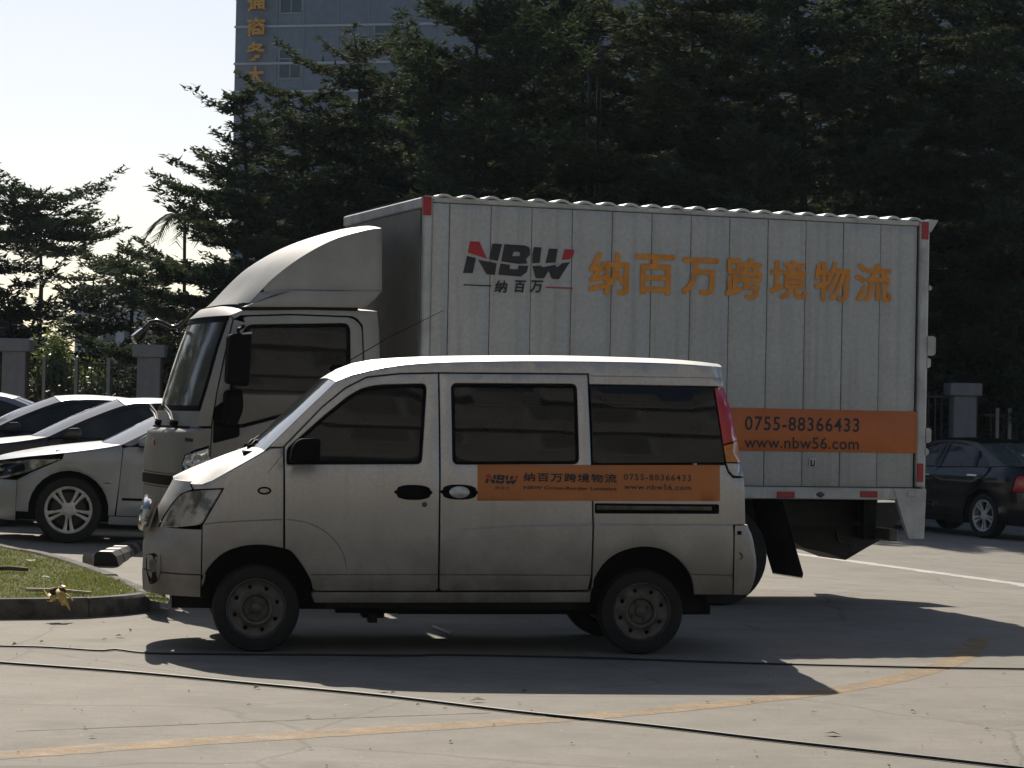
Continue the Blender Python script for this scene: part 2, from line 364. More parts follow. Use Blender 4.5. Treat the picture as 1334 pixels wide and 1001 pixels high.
def area(p): return 0.5 * sum(p[i][0] * p[(i + 1) % len(p)][1] - p[(i + 1) % len(p)][0] * p[i][1] for i in range(len(p)))
def cr(pts, n=6, closed=False):
    """Catmull-Rom through points of any dimension"""
    P = [np.array(p, float) for p in pts]; out = []; L = len(P)
    rng = range(L if closed else L - 1)
    for i in rng:
        if closed: a, b, c, d = P[i - 1], P[i], P[(i + 1) % L], P[(i + 2) % L]
        else: a, b, c, d = P[max(i - 1, 0)], P[i], P[i + 1], P[min(i + 2, L - 1)]
        for k in range(n):
            t = k / n
            out.append(tuple(0.5 * ((2 * b) + (c - a) * t + (2 * a - 5 * b + 4 * c - d) * t * t + (3 * b - a - 3 * c + d) * t ** 3)))
    if not closed: out.append(tuple(P[-1]))
    return out
def rpoly(p, r, n=4):
    out = []; L = len(p)
    for i in range(L):
        a, b, c = (Vector(p[i - 1]), Vector(p[i]), Vector(p[(i + 1) % L]))
        rr = r[i] if isinstance(r, (list, tuple)) else r
        u, w = (a - b), (c - b); d = min(rr, u.length * 0.45, w.length * 0.45)
        if d < 1e-5: out.append(tuple(b)); continue
        s, e = b + u.normalized() * d, b + w.normalized() * d
        for k in range(n + 1):
            t = k / n; out.append(tuple((1 - t) ** 2 * s + 2 * t * (1 - t) * b + t * t * e))
    return out
def circle(cx, cz, r, n=24, a0=0.0): return [(cx + r * math.cos(a0 + 2 * math.pi * k / n), cz + r * math.sin(a0 + 2 * math.pi * k / n)) for k in range(n)]
def densify(p, d, closed=True):
    out = []; L = len(p)
    for i in range(L if closed else L - 1):
        a, b = p[i], p[(i + 1) % L]; l = math.hypot(b[0] - a[0], b[1] - a[1]); k = max(1, int(math.ceil(l / d)))
        for j in range(k): out.append((a[0] + (b[0] - a[0]) * j / k, a[1] + (b[1] - a[1]) * j / k))
    if not closed: out.append(tuple(p[-1]))
    return out
def clean(p, e=1e-4):
    out = []
    for q in p:
        if not out or math.hypot(q[0] - out[-1][0], q[1] - out[-1][1]) > e: out.append((float(q[0]), float(q[1])))
    if math.hypot(out[0][0] - out[-1][0], out[0][1] - out[-1][1]) < e: out.pop()
    return out
def off_left(p, d):
    out = []; L = len(p)
    for i in range(L):
        a, b, c = p[i - 1], p[i], p[(i + 1) % L]
        def nrm(q, w):
            l = math.hypot(w[0] - q[0], w[1] - q[1]) or 1e-9; return (-(w[1] - q[1]) / l, (w[0] - q[0]) / l)
        n1, n2 = nrm(a, b), nrm(b, c); mx, mz = n1[0] + n2[0], n1[1] + n2[1]; l = math.hypot(mx, mz) or 1e-9
        mx, mz = mx / l, mz / l; k = d / max(0.45, mx * n1[0] + mz * n1[1])
        out.append((b[0] + mx * k, b[1] + mz * k))
    return out
def inside(poly, X, Z):
    P = np.array(poly); x0, z0 = P[:, 0], P[:, 1]; x1, z1 = np.roll(x0, -1), np.roll(z0, -1)
    c = (z0[None] > Z[:, None]) != (z1[None] > Z[:, None])
    with np.errstate(divide='ignore', invalid='ignore'):
        xi = (x1 - x0)[None] * (Z[:, None] - z0[None]) / (z1 - z0)[None] + x0[None]
    return (np.sum(c & (X[:, None] < xi), axis=1) % 2) == 1
def seg_dist(poly, X, Z, closed=True):
    P = np.array(poly); A = P if closed else P[:-1]; B = np.roll(P, -1, axis=0) if closed else P[1:]
    d = B - A; L2 = np.maximum((d ** 2).sum(1), 1e-12)
    t = np.clip(((X[:, None] - A[None, :, 0]) * d[None, :, 0] + (Z[:, None] - A[None, :, 1]) * d[None, :, 1]) / L2[None], 0, 1)
    return np.sqrt((X[:, None] - A[None, :, 0] - t * d[None, :, 0]) ** 2 + (Z[:, None] - A[None, :, 1] - t * d[None, :, 1]) ** 2).min(1)

def panel(name, m, parent, outline, Yf, holes=(), grooves=(), lines=(), gap=0.003, depth=0.03, bevel=0.004, step=0.07, out=0.0, flip=None, angle=40):
    """a thin sheet with the traced outline, bent to the side surface Yf, with turned-in edges; flip=W mirrors it to the far side"""
    outer = clean(outline)
    if area(outer) < 0: outer = outer[::-1]
    loops = [outer]
    for h in holes:
        h = clean(h)
        if area(h) > 0: h = h[::-1]
        loops.append(h)
    loops = [densify(l, step * 0.7) for l in loops]
    p0 = [off_left(l, gap) for l in loops]; p1 = [off_left(l, gap + bevel) for l in loops]
    V, E = [], []
    for l in p1:
        k = len(V); V += l; E += [(k + i, k + (i + 1) % len(l)) for i in range(len(l))]
    deep = []
    for pl, w, dp in grooves:
        pl = densify(pl, step * 0.6, False)
        for o_ in (-w / 2, 0, w / 2):
            q = []
            for i, b in enumerate(pl):
                a, c = pl[max(i - 1, 0)], pl[min(i + 1, len(pl) - 1)]
                l = math.hypot(c[0] - a[0], c[1] - a[1]) or 1e-9
                q.append((b[0] - (c[1] - a[1]) / l * o_, b[1] + (c[0] - a[0]) / l * o_))
            k = len(V); V += q; E += [(k + i, k + i + 1) for i in range(len(q) - 1)]
        deep.append((pl, w, dp))
    for pl in lines:
        pl = densify(pl, step * 0.6, False); k = len(V); V += pl; E += [(k + i, k + i + 1) for i in range(len(pl) - 1)]
    xs = [q[0] for q in outer]; zs = [q[1] for q in outer]
    gx, gzz = np.meshgrid(np.arange(min(xs) + step * 0.5, max(xs), step), np.arange(min(zs) + step * 0.5, max(zs), step))
    gx, gzz = gx.ravel(), gzz.ravel()
    if len(gx):
        ok = inside(p1[0], gx, gzz)
        for h in p1[1:]: ok &= ~inside(h, gx, gzz)
        for l in p1: ok &= seg_dist(l, gx, gzz) > step * 0.45
        for pl, w, dp in deep: ok &= seg_dist(pl, gx, gzz, False) > w / 2 + step * 0.25
        V += list(zip(gx[ok].tolist(), gzz[ok].tolist()))
    vv, _, ff, *_r = delaunay_2d_cdt([Vector(q) for q in V], E, [], 0, 1e-6)
    vv = np.array([(q.x, q.y) for q in vv]); ff = np.array([f for f in ff if len(f) == 3])
    cen = vv[ff].mean(1); ok = inside(p1[0], cen[:, 0], cen[:, 1])
    for h in p1[1:]: ok &= ~inside(h, cen[:, 0], cen[:, 1])
    ff = ff[ok]
    extra = np.zeros(len(vv))
    for pl, w, dp in deep:
        d = seg_dist(pl, vv[:, 0], vv[:, 1], False); extra = np.maximum(extra, np.where(d < w * 0.2, dp, 0))
    mb = MB()
    mb.add([(x, Yf(x, z) + e - out, z) for (x, z), e in zip(vv, extra)], [tuple(f) for f in ff])
    for a, b in zip(p1, p0):
        n = len(a); rows = [[(x, Yf(x, z) - out, z) for x, z in a], [(x, Yf(*q) + bevel * 0.8 - out, z) for (x, z), q in zip(b, a)], [(x, Yf(*q) + depth, z) for (x, z), q in zip(b, a)]]
        mb.grid(rows, flip=True, closed=True)
    if flip is not None:
        mb.v = [(x, flip - y, z) for x, y, z in mb.v]; mb.f = [f[::-1] for f in mb.f]
    return mb.build(name, m, parent, angle=angle, merge=2e-5)

_TXT = {}
def text_mesh(s, bold=0.0, space=1.0, extrude=0.0):
    key = (s, bold, space, extrude)
    if key in _TXT: return _TXT[key]
    c = bpy.data.curves.new('t', 'FONT'); c.body = s; c.offset = bold; c.space_character = space; c.size = 1; c.extrude = extrude; c.resolution_u = 3
    o = bpy.data.objects.new('t', c); COL.objects.link(o)
    me = bpy.data.meshes.new_from_object(o)
    v = np.array([q.co[:] for q in me.vertices]); f = [tuple(p.vertices) for p in me.polygons]
    bpy.data.objects.remove(o); bpy.data.curves.remove(c); bpy.data.meshes.remove(me)
    _TXT[key] = (v, f); return v, f
def lettering(name, s, m, parent, x0, x1, z0, z1, Yf, out=0.004, bold=0.01, space=1.0, shear=0.0, spread=0.0):
    v, f = text_mesh(s, bold, space)
    lo, hi = v[:, :2].min(0), v[:, :2].max(0); sc = (hi - lo); sc[sc == 0] = 1
    mb = MB(); vs = []
    for q in v:
        u, w = (q[0] - lo[0]) / sc[0], (q[1] - lo[1]) / sc[1]
        x = x0 + u * (x1 - x0) + shear * (w - 0.5) * (z1 - z0); z = z0 + w * (z1 - z0); vs.append((x, Yf(x, z) - out, z))
    mb.add(vs, f)
    for i in range(8 if spread else 0):
        a = math.pi / 4 * i; mb.add([(x + spread * math.cos(a), y - 0.0002 * (i + 1), z + spread * math.sin(a)) for x, y, z in vs], f)
    return mb.build(name, m, parent, flat=True)

def loft(name, m, parent, rows, flip=False, angle=40, thick=0.0, rev=False):
    mb = MB(); mb.grid(rows, flip=flip)
    return mb.build(name, m, parent, angle=angle)
def bridge(edge, centre, W, n=7, pw=2.4, ymid=None):
    """rows across the body: from a near edge point to a centre point and mirrored to the far edge; edge/centre are (x,y,z) lists"""
    rows = []
    for e, c in zip(edge, centre):
        half = []
        for k in range(n + 1):
            t = k / n; q = 1 - (1 - t) ** pw
            half.append((e[0] + (c[0] - e[0]) * q, e[1] + (c[1] - e[1]) * t, e[2] + (c[2] - e[2]) * q))
        rows.append(half + [(x, 2 * c[1] - y, z) for x, y, z in half[-2::-1]])
    return rows
def resamp(pts, n):
    P = np.array(pts, float); d = np.r_[0, np.cumsum(np.sqrt((np.diff(P, axis=0) ** 2).sum(1)))]; t = np.linspace(0, d[-1], n)
    return [tuple(np.interp(q, d, P[:, k]) for k in range(P.shape[1])) for q in t]
def lerp(tab):
    a = sorted(tab); xs = [q[0] for q in a]; ys = [q[1] for q in a]
    return lambda v: float(np.interp(v, xs, ys))

class Nose:
    """plan-rounded end of a vehicle: xf(z) is where the centre line ends, sgn=-1 for the front, +1 for the rear"""
    def __init__(s, xf, L, n, y0, yc, sgn=-1): s.xf, s.L, s.n, s.y0, s.yc, s.sgn = xf, L, n, y0, yc, sgn
    def len(s, z): return s.L(z) if callable(s.L) else s.L
    def Y(s, x, z):
        L = s.len(z); u = 1 - (x - s.xf(z)) / L * (-s.sgn); b = s.y0(z)
        if u <= 0: return b
        u = min(u, 0.992); t = (1 - u ** s.n) ** (1 / s.n)
        return s.yc - (s.yc - b) * t
    def row(s, z, xseam, n=12, inset=0.0):
        L = s.len(z); u = 1 - (xseam - s.xf(z)) / L * (-s.sgn); b = s.y0(z)
        t0 = 1.0 if u <= 0 else (1 - min(u, 0.999) ** s.n) ** (1 / s.n)
        pts = []
        a0 = math.asin(min(1, t0))
        for k in range(n + 1):
            t = math.sin(a0 * (1 - k / n)); dx = L * (1 - max(0, 1 - t ** s.n) ** (1 / s.n))
            pts.append((s.xf(z) - s.sgn * (dx + inset), s.yc - (s.yc - b) * t + inset * t, z))
        if u <= 0 and abs(xseam - pts[0][0]) > 1e-4: pts.insert(0, (xseam, b + inset, z))
        else: pts.insert(0, pts[0])
        return pts + [(x, 2 * s.yc - y, z_) for x, y, z_ in pts[-2::-1]]
    def band(s, name, m, parent, zs, seam, inset=0.0, n=12):
        rows = [s.row(z, seam(z) if callable(seam) else seam, n, inset) for z in zs]
        # turn the band's top and bottom edges in
        def inn(r, d): return [(x - s.sgn * d, y + (d if i < len(r) / 2 else -d) * 0.3, z) for i, (x, y, z) in enumerate(r)]
        rows = [inn(rows[0], 0.03)] + rows + [inn(rows[-1], 0.03)]
        mb = MB(); mb.grid(rows, flip=(s.sgn > 0))
        return mb.build(name, m, parent, angle=50, merge=1e-5)

# ------------------------------------------------------------------ wheels (outer face towards -y, axle along y)
def wheel(parent, cx, cz, y, r, rim_r, w, style, far=False, dish=0.03):
    """tyre > rim (> hub); y is the plane of the outer face"""
    sg = -1 if far else 1
    def Yw(v): return y + sg * v
    t = MB()
    prof = [(rim_r * 0.93, 0.03), (rim_r * 0.98, 0.012), (rim_r * 1.04, 0.004), ((r + rim_r) / 2, 0.0), (r * 0.955, 0.008), (r * 0.985, 0.024), (r, 0.045)]
    g = [(r, w * q) for q in ()]
    mid = []
    k0, k1 = 0.045, w - 0.045
    for i in range(4):
        a = k0 + (k1 - k0) * (i + 0.35) / 4; b = k0 + (k1 - k0) * (i + 0.65) / 4
        mid += [(r, a), (r - 0.008, a + 0.001), (r - 0.008, b), (r, b + 0.001)]
    prof2 = [(a, w - b) for a, b in prof[::-1]]
    t.lathe_y([(a, Yw(b)) for a, b in prof + mid + prof2], cx, cz, 44)
    tyre = t.build('wheel', M['rubber'], parent, recalc=True, angle=30)
    # rim barrel and lip
    b = MB(); b.lathe_y([(rim_r * 0.94, Yw(0.05)), (rim_r * 0.99, Yw(0.016)), (rim_r, Yw(0.006)), (rim_r * 0.975, Yw(0.004)), (rim_r * 0.94, Yw(0.016)), (rim_r * 0.90, Yw(0.05)), (rim_r * 0.86, Yw(w - 0.03)), (0.03, Yw(w - 0.03))], cx, cz, 44)
    rm = M['steel'] if style != 'alloy' else M['alloy']
    rim = b.build('rim', rm, tyre, recalc=True)
    if style == 'steel':
        disc = lerp([(0, 0.055), (rim_r * 0.40, 0.055), (rim_r * 0.46, 0.028), (rim_r * 0.54, 0.026), (rim_r * 0.62, 0.038), (rim_r * 0.80, 0.040), (rim_r * 0.93, 0.03), (rim_r, 0.03)])
        Yd = lambda x, z: y + disc(math.hypot(x - cx, z - cz))
        hl = [circle(cx + rim_r * 0.735 * math.cos(a), cz + rim_r * 0.735 * math.sin(a), rim_r * 0.075, 10) for a in [2 * math.pi * k / 8 + 0.3 for k in range(8)]]
        panel('wheel_disc', M['steel'], tyre, circle(cx, cz, rim_r * 0.93, 40), Yd, holes=hl, gap=0, bevel=0.001, depth=0.004, step=0.03,
              lines=[circle(cx, cz, rim_r * q, 28) + [circle(cx, cz, rim_r * q, 28)[0]] for q in (0.40, 0.46, 0.54, 0.62)], flip=None)
        h = MB(); h.lathe_y([(rim_r * 0.20, y + 0.056), (rim_r * 0.19, y + 0.035), (rim_r * 0.12, y + 0.026), (0.002, y + 0.024)], cx, cz, 20)
        for k in range(4):
            a = math.pi / 2 * k + 0.5; q = (cx + rim_r * 0.3 * math.cos(a), cz + rim_r * 0.3 * math.sin(a))
            h.lathe_y([(0.012, y + 0.056), (0.012, y + 0.036), (0.008, y + 0.032), (0.001, y + 0.032)], q[0], q[1], 6)
        h.build('hub', M['steel'], tyre, recalc=True)
        bk = MB(); bk.lathe_y([(rim_r * 0.9, y + 0.075), (0.01, y + 0.075)], cx, cz, 24); bk.build('brake_drum', M['dark'], tyre, recalc=True)
    elif style == 'alloy':
        disc = lerp([(0, 0.022), (rim_r * 0.2, 0.020), (rim_r * 0.6, 0.026), (rim_r, 0.014)])
        Yd = lambda x, z: y + disc(math.hypot(x - cx, z - cz))
        hl = []
        for k in range(5):
            a = 2 * math.pi * k / 5 + 0.35
            def P(rr, da): return (cx + rim_r * rr * math.cos(a + da), cz + rim_r * rr * math.sin(a + da))
            hl.append(rpoly([P(0.30, -0.24), P(0.30, 0.24), P(0.60, 0.36), P(0.89, 0.36), P(0.90, 0.0), P(0.89, -0.36), P(0.60, -0.36)], 0.012, 3))
            a = 2 * math.pi * (k + 0.5) / 5 + 0.35
            hl.append(rpoly([P(0.36, -0.05), P(0.36, 0.05), P(0.88, 0.075), P(0.88, -0.075)], 0.006, 3))
        panel('wheel_spokes', M['alloy'], tyre, circle(cx, cz, rim_r * 0.96, 40), Yd, holes=hl, gap=0, bevel=0.003, depth=0.03, step=0.045)
        bk = MB(); bk.lathe_y([(rim_r * 0.72, y + 0.075), (rim_r * 0.3, y + 0.07), (0.01, y + 0.05)], cx, cz, 24); bk.build('brake_disc', M['bardark'], tyre, recalc=True)
        bk = MB(); bk.lathe_y([(rim_r * 0.93, y + 0.05), (rim_r * 0.9, y + 0.10), (0.01, y + 0.11)], cx, cz, 32); bk.build('wheel_barrel', M['dark'], tyre, recalc=True)
    return tyre

# ================================================================== THE SETTING: ground, markings, island
def build_ground():
    xs = sorted(set([-3000, -900, -300, -100] + list(np.linspace(-40, 40, 81)) + [100, 300, 900, 3000]))
    ys = sorted(set([-600, -100, -30] + list(np.linspace(-10, 70, 161)) + [90, 130, 200, 400, 1000, 4000]))
    rows = [[(x, y, gz(x, y)) for x in xs] for y in ys]
    mb = MB(); mb.grid(rows)
    o = mb.build('ground', M['ground'], angle=60); tag(o, kind='structure')
build_ground()
def strip(name, m, pts, w, lift, n=40, jag=0.0, kind='structure'):
    """a flat strip that follows the ground along pts (x, y); w may be a list"""
    P = resamp(pts, n); ws_ = resamp([(q,) for q in w], n) if isinstance(w, (list, tuple)) else [(w,)] * n
    L, Rr = [], []
    for i, p in enumerate(P):
        a, c = P[max(i - 1, 0)], P[min(i + 1, n - 1)]; l = math.hypot(c[0] - a[0], c[1] - a[1]) or 1
        nx, ny = -(c[1] - a[1]) / l, (c[0] - a[0]) / l; h = ws_[i][0] / 2
        h1, h2 = h * (1 + random.uniform(-jag, jag)), h * (1 + random.uniform(-jag, jag))
        for lst, s in ((L, h1), (Rr, -h2)):
            X, Y = p[0] + nx * s, p[1] + ny * s; lst.append((X, Y, gz(X, Y) + lift))
    mb = MB(); mb.grid([Rr, L]); o = mb.build(name, m, flat=True); tag(o, kind=kind); return o
G2 = lambda px, py: tuple(ground_at(px, py)[:2])
strip('yellow_line', M['yellowpaint'], cr([G2(-60, 989), G2(150, 974), G2(330, 962), G2(600, 945), G2(800, 931), G2(1000, 911), G2(1120, 894), G2(1200, 876), G2(1255, 855), G2(1276, 832)], 8), [0.22, 0.23, 0.23, 0.23, 0.23, 0.22, 0.20, 0.18, 0.15], 0.0015, 130, 0.12)
strip('white_line', M['whitepaint'], [G2(960, 712), G2(1085, 728), G2(1334, 762), G2(1500, 785)], 0.24, 0.0015, 80, 0.2)
strip('hairline_crack', M['litter'], [G2(20, 953), G2(200, 946), G2(420, 937), G2(640, 929)], 0.012, 0.0015, 60, 0.6)
# thin cable on the ground
cb = MB(); cp = [G2(-40, 842), G2(0, 843.5), G2(60, 845), G2(130, 849.5), G2(150, 848), G2(190, 852.5), G2(260, 854), G2(420, 855), G2(540, 856), G2(580, 855), G2(760, 858.5), G2(980, 866), G2(1180, 871), G2(1334, 873.5), G2(1420, 875)]
cb.tube([(x, y, 0.008) for i, (x, y) in enumerate(resamp(cr([(a, b) for a, b in cp], 6), 120))], 0.0062, 7)
tag(cb.build('ground_cable', M['cable']), 'thin wavy black cable on the concrete under the front edge of the van wheels', 'cable', 'black cables lying across the yard')
cb = MB(); cp = [G2(-80, 858.5), G2(0, 865.5), G2(170, 878), G2(330, 893), G2(500, 909), G2(667, 929), G2(840, 947), G2(1000, 966), G2(1170, 985), G2(1334, 1004), G2(1450, 1018)]
cb.tube([(x, y, 0.009) for x, y in resamp(cr(cp, 6), 140)], 0.0078, 7)
tag(cb.build('ground_cable', M['cable']), 'straight black cable running diagonally across the sunlit foreground concrete', 'cable', 'black cables lying across the yard')

# grass island with kerb
KF = [ground_at(px, py) for px, py in ((-260, 812), (-120, 809.5), (0, 806.5), (90, 805.5), (150, 802), (189, 798), (208, 793))]
KB = [Vector((*at_depth(px, py, 1)[:0], *(0, 0, 0))) for px, py in ()]
def top_at(px, py, h):
    d = ray(px, py); z = h
    for _ in range(12):
        t = (z - HCAM) / d.z; z = gz(d.x * t, d.y * t) + h
    return Vector((d.x * t, d.y * t, z))
KH = 0.135
front = cr([(p.x, p.y) for p in KF], 8)
back = cr([tuple(top_at(px, py, KH)[:2]) for px, py in ((216, 781), (205, 772), (180, 759), (121, 737), (70, 722), (31, 714), (0, 706), (-120, 680), (-300, 640))], 8)
def build_island():
    outline = front + back
    # top surface (soil under the grass)
    P = [tuple(p) for p in outline]
    if area(P) < 0: P = P[::-1]
    P = clean(P, 0.01)
    inner = off_left(P, 0.10)
    vv, _, ff, *_r = delaunay_2d_cdt([Vector(q) for q in densify(inner, 0.3)], [(i, (i + 1) % len(densify(inner, 0.3))) for i in range(len(densify(inner, 0.3)))], [], 0, 1e-6)
    V2 = np.array([tuple(q) for q in vv]); F2 = [f for f in ff if inside(inner, np.array([V2[list(f)].mean(0)[0]]), np.array([V2[list(f)].mean(0)[1]]))[0]]
    mb = MB(); mb.add([(x, y, gz(x, y) + KH - 0.012) for x, y in V2], [tuple(f) for f in F2])
    o = mb.build('island_soil', M['soil'], flat=True); tag(o, kind='structure')
    # kerb stones, one by one
    kerb = empty('kerb', (0, 0, 0)); tag(kerb, kind='structure')
    for nm, path, seg in (('front', front, 0.75), ('back', back[9:], 0.9)):
        pts = resamp([(x, y) for x, y in path], 400); L = sum(math.dist(pts[i], pts[i + 1]) for i in range(399)); k = int(L / seg)
        for i in range(k):
            a = int(i * 399 / k); b = int((i + 1) * 399 / k); sub = [pts[j] for j in sorted(set([a, (a * 2 + b) // 3, (a + 2 * b) // 3, b]))]
            if sub[0][0] < -7.5: continue
            rows = []; jz = random.uniform(-0.006, 0.006); jo = random.uniform(-0.006, 0.006)
            for j, p in enumerate(sub):
                q0, q1 = sub[max(j - 1, 0)], sub[min(j + 1, len(sub) - 1)]; l = math.dist(q0, q1)
                tx, ty = (q1[0] - q0[0]) / l, (q1[1] - q0[1]) / l; nx, ny = -ty, tx
                e = 0.006 if j == 0 else (-0.006 if j == len(sub) - 1 else 0)
                x, y = p[0] + tx * e + nx * jo, p[1] + ty * e + ny * jo; g = gz(x, y)
                rows.append([(x, y, g - 0.05), (x, y, g + KH - 0.02 + jz), (x + nx * 0.018, y + ny * 0.018, g + KH + jz), (x + nx * 0.11, y + ny * 0.11, g + KH + jz), (x + nx * 0.125, y + ny * 0.125, g + KH - 0.02 + jz), (x + nx * 0.125, y + ny * 0.125, g)])
            mb = MB(); mb.grid(rows, flip=True)
            mb.f.append((0, 1, 2, 3, 4, 5)); n = len(mb.v); mb.f.append((n - 1, n - 2, n - 3, n - 4, n - 5, n - 6))
            mb.build('kerb_stone', M['kerb'], kerb, recalc=True)
    # grass blades
    rng = np.random.default_rng(3)
    xs = [q[0] for q in inner]; ys = [q[1] for q in inner]
    n = 170000; X = rng.uniform(max(min(xs), -7.2), max(xs), n); Y = rng.uniform(min(ys), max(ys), n)
    ok = inside(inner, X, Y); X, Y = X[ok], Y[ok]; n = len(X)
    cl = np.sin(X * 5.1 + np.sin(Y * 3.3) * 2) * np.sin(Y * 4.3 + X) ; h = rng.uniform(0.010, 0.030, n) * (1 + 0.35 * cl)
    a = rng.uniform(0, 2 * math.pi, n); w = 0.0045
    g = np.array([gz(x, y) for x, y in zip(X, Y)]) + KH - 0.014
    lean = rng.normal(0, 0.018, (n, 2))
    v = np.empty((n, 3, 3)); v[:, 0] = np.c_[X - np.cos(a) * w, Y - np.sin(a) * w, g]; v[:, 1] = np.c_[X + np.cos(a) * w, Y + np.sin(a) * w, g]; v[:, 2] = np.c_[X + lean[:, 0], Y + lean[:, 1], g + h]
    o = tri_object('grass', v.reshape(-1, 3), np.arange(n * 3).reshape(-1, 3), M['grass']); tag(o, 'short green grass growing on the kerbed island', 'grass', kind='stuff')
def tri_object(name, v, f, m, parent=None):
    k = f.shape[1]
    me = bpy.data.meshes.new(name); me.vertices.add(len(v)); me.vertices.foreach_set('co', np.ascontiguousarray(v, dtype=np.float32).ravel())
    me.loops.add(f.size); me.loops.foreach_set('vertex_index', np.ascontiguousarray(f, dtype=np.int32).ravel())
    me.polygons.add(len(f)); me.polygons.foreach_set('loop_start', np.arange(0, f.size, k, dtype=np.int32))
    me.update(calc_edges=True); me.validate()
    return link(name, me, m, parent)
build_island()

# ================================================================== VAN
va, vb = ground_at(333, 851), ground_at(838, 854)
VF = Frame(va.x, va.y, 0.0, math.atan2(vb.y - va.y, vb.x - va.x))
def build_van():
    W = 1.5; yc = W / 2
    root = empty('minivan', VF.o, VF.yaw, 'dusty silver minivan with dark windows and an orange strip on its side', 'van')
    def tum(z):
        return 0.03 * (max(0, 0.5 - z) / 0.3) ** 2 + 0.15 * (max(0, z - 1.0) / 0.75) ** 1.35
    C = lambda px, py: VF.loc(px, py, yc)
    xf = lerp([(C(px, py)[1], C(px, py)[0]) for px, py in ((190, 779), (186, 770), (185, 744), (186.5, 722), (185, 708), (190, 697), (194, 691), (198, 680), (204.5, 662), (215, 644), (226, 624))])
    nose = Nose(xf, lambda z: -0.14 - xf(z), 2.3, tum, yc)
    D = lambda px, py: VF.loc(px, py, 0.1)
    xr = lerp([(D(px, py)[1], D(px, py)[0] + 0.004) for px, py in ((940, 478), (943, 504), (954, 539), (964, 603), (969, 621), (972, 690))])
    tail = Nose(xr, 0.07, 5.0, tum, yc, 1)
    zc = lerp([(VF.loc(px, py)[0], VF.loc(px, py)[1]) for px, py in ((560, 696), (600, 690.5), (659, 686), (771, 683.5), (956, 684))])
    def Yv(x, z):
        y = nose.Y(x, z) if x < 0.6 else min(tail.Y(x, z), tum(z) + 0.07)
        if x > 0.98: y -= 0.011 * sstep(-0.005, 0.005, zc(x) - z) * sstep(0.98, 1.25, x) * sstep(0.45, 0.7, z)
        return y
    O = lambda px, py: VF.onto(px, py, Yv)
    Q = lambda pts: [O(*p) for p in pts]
    zl = lambda py, px=300: VF.loc(px, py)[1]
    vp = M['van']
    arch_f = [(260, 781), (261, 773), (266, 752), (273, 739), (285, 726), (300, 717), (320, 711.5), (344, 710.5), (368, 714.5)]
    arch_f2 = [(371, 715.5), (380, 719.5), (393, 736), (404, 755), (407, 768)]
    arch_r = [(770, 784), (772, 762), (785, 737), (805, 721), (834, 713), (861, 716), (881, 727), (895, 742), (902, 757), (904.5, 775.5)]
    # fender
    lamp = [(205.5, 689.5), (214, 671), (225.5, 654), (238, 642), (252, 638.5), (291.5, 636.5), (263.5, 684.5)]
    panel('fender', vp, root, Q([(248, 630), (266, 631), (300, 613.5), (345, 588), (352, 584), (369.5, 583.5), (369.5, 715)] + cr(arch_f[::-1], 3)[1:-4] + [(266, 750), (262.5, 750), (263.5, 685), (291.5, 636.5), (252, 638)]), Yv,
          grooves=[(Q(cr([(266, 683), (290, 680.5), (320, 679), (367, 677)], 4)), 0.009, 0.007), (Q([(353, 611), (367, 594)]), 0.007, 0.005)], step=0.06)
    hl = panel('headlight', M['lens'], root, rpoly(Q(lamp), 0.025), Yv, gap=0.005, out=0.004, bevel=0.008, step=0.05)
    panel('headlight_seal', M['trim'], hl, rpoly(Q(lamp), 0.025), Yv, gap=-0.002, out=-0.008, step=0.08)
    sm = Q([(344.5, 639.5)])[0]
    s1 = panel('side_marker', M['trim'], root, [(sm[0] + 0.042 * math.cos(a), sm[1] + 0.024 * math.sin(a)) for a in np.linspace(0, 6.283, 20)[:-1]], Yv, out=0.006, gap=0, step=0.05)
    panel('marker_lens', M['lens'], s1, [(sm[0] + 0.03 * math.cos(a), sm[1] + 0.014 * math.sin(a)) for a in np.linspace(0, 6.283, 20)[:-1]], Yv, out=0.012, gap=0, step=0.05)
    # front door
    win_f = rpoly(Q([(374, 605), (374.5, 585), (419, 545), (452, 518), (471, 506.5), (494, 502), (555.5, 500.5), (549, 604.5)]), [0.01, 0.02, 0.05, 0.08, 0.06, 0.05, 0.035, 0.03])
    d1 = panel('front_door', vp, root, Q([(370.5, 582), (419, 531.5), (450, 506), (478, 492), (520, 487.5), (571, 486.5), (571, 767), (567, 770.5), (411, 770.5)] + cr(arch_f2[::-1], 3)), Yv, holes=[win_f],
               grooves=[(Q([(408, 749), (569.5, 749)]), 0.009, 0.008), (Q(cr([(373, 677), (395, 680), (416, 688), (434, 702), (447, 722), (450, 735)], 4)), 0.008, 0.005)])
    panel('window_glass', M['glass'], d1, win_f, Yv, gap=0.0, out=-0.014, step=0.1, angle=25)
    panel('window_seal', M['trim'], d1, win_f, Yv, holes=[off_left(clean(win_f) if area(clean(win_f)) > 0 else clean(win_f)[::-1], 0.016)], gap=-0.001, bevel=0.002, out=-0.001, depth=0.012, step=0.1)
    # sliding door
    win_s = rpoly(Q([(588, 500), (751, 501), (754, 604.5), (590, 605)]), 0.035)
    d2 = panel('sliding_door', vp, root, Q([(572, 486.5), (765.5, 488), (770.5, 605), (772.5, 684), (770.5, 750), (766, 769.5), (575, 770.5), (572, 767)]), Yv, holes=[win_s],
               grooves=[(Q([(573.5, 749), (769, 750)]), 0.009, 0.008)], lines=[[(x, zc(x) + d) for x in np.linspace(1.09, 2.02, 22)] for d in (-0.006, 0.006)])
    panel('window_glass', M['glass'], d2, win_s, Yv, gap=0.0, out=-0.014, step=0.1, angle=25)
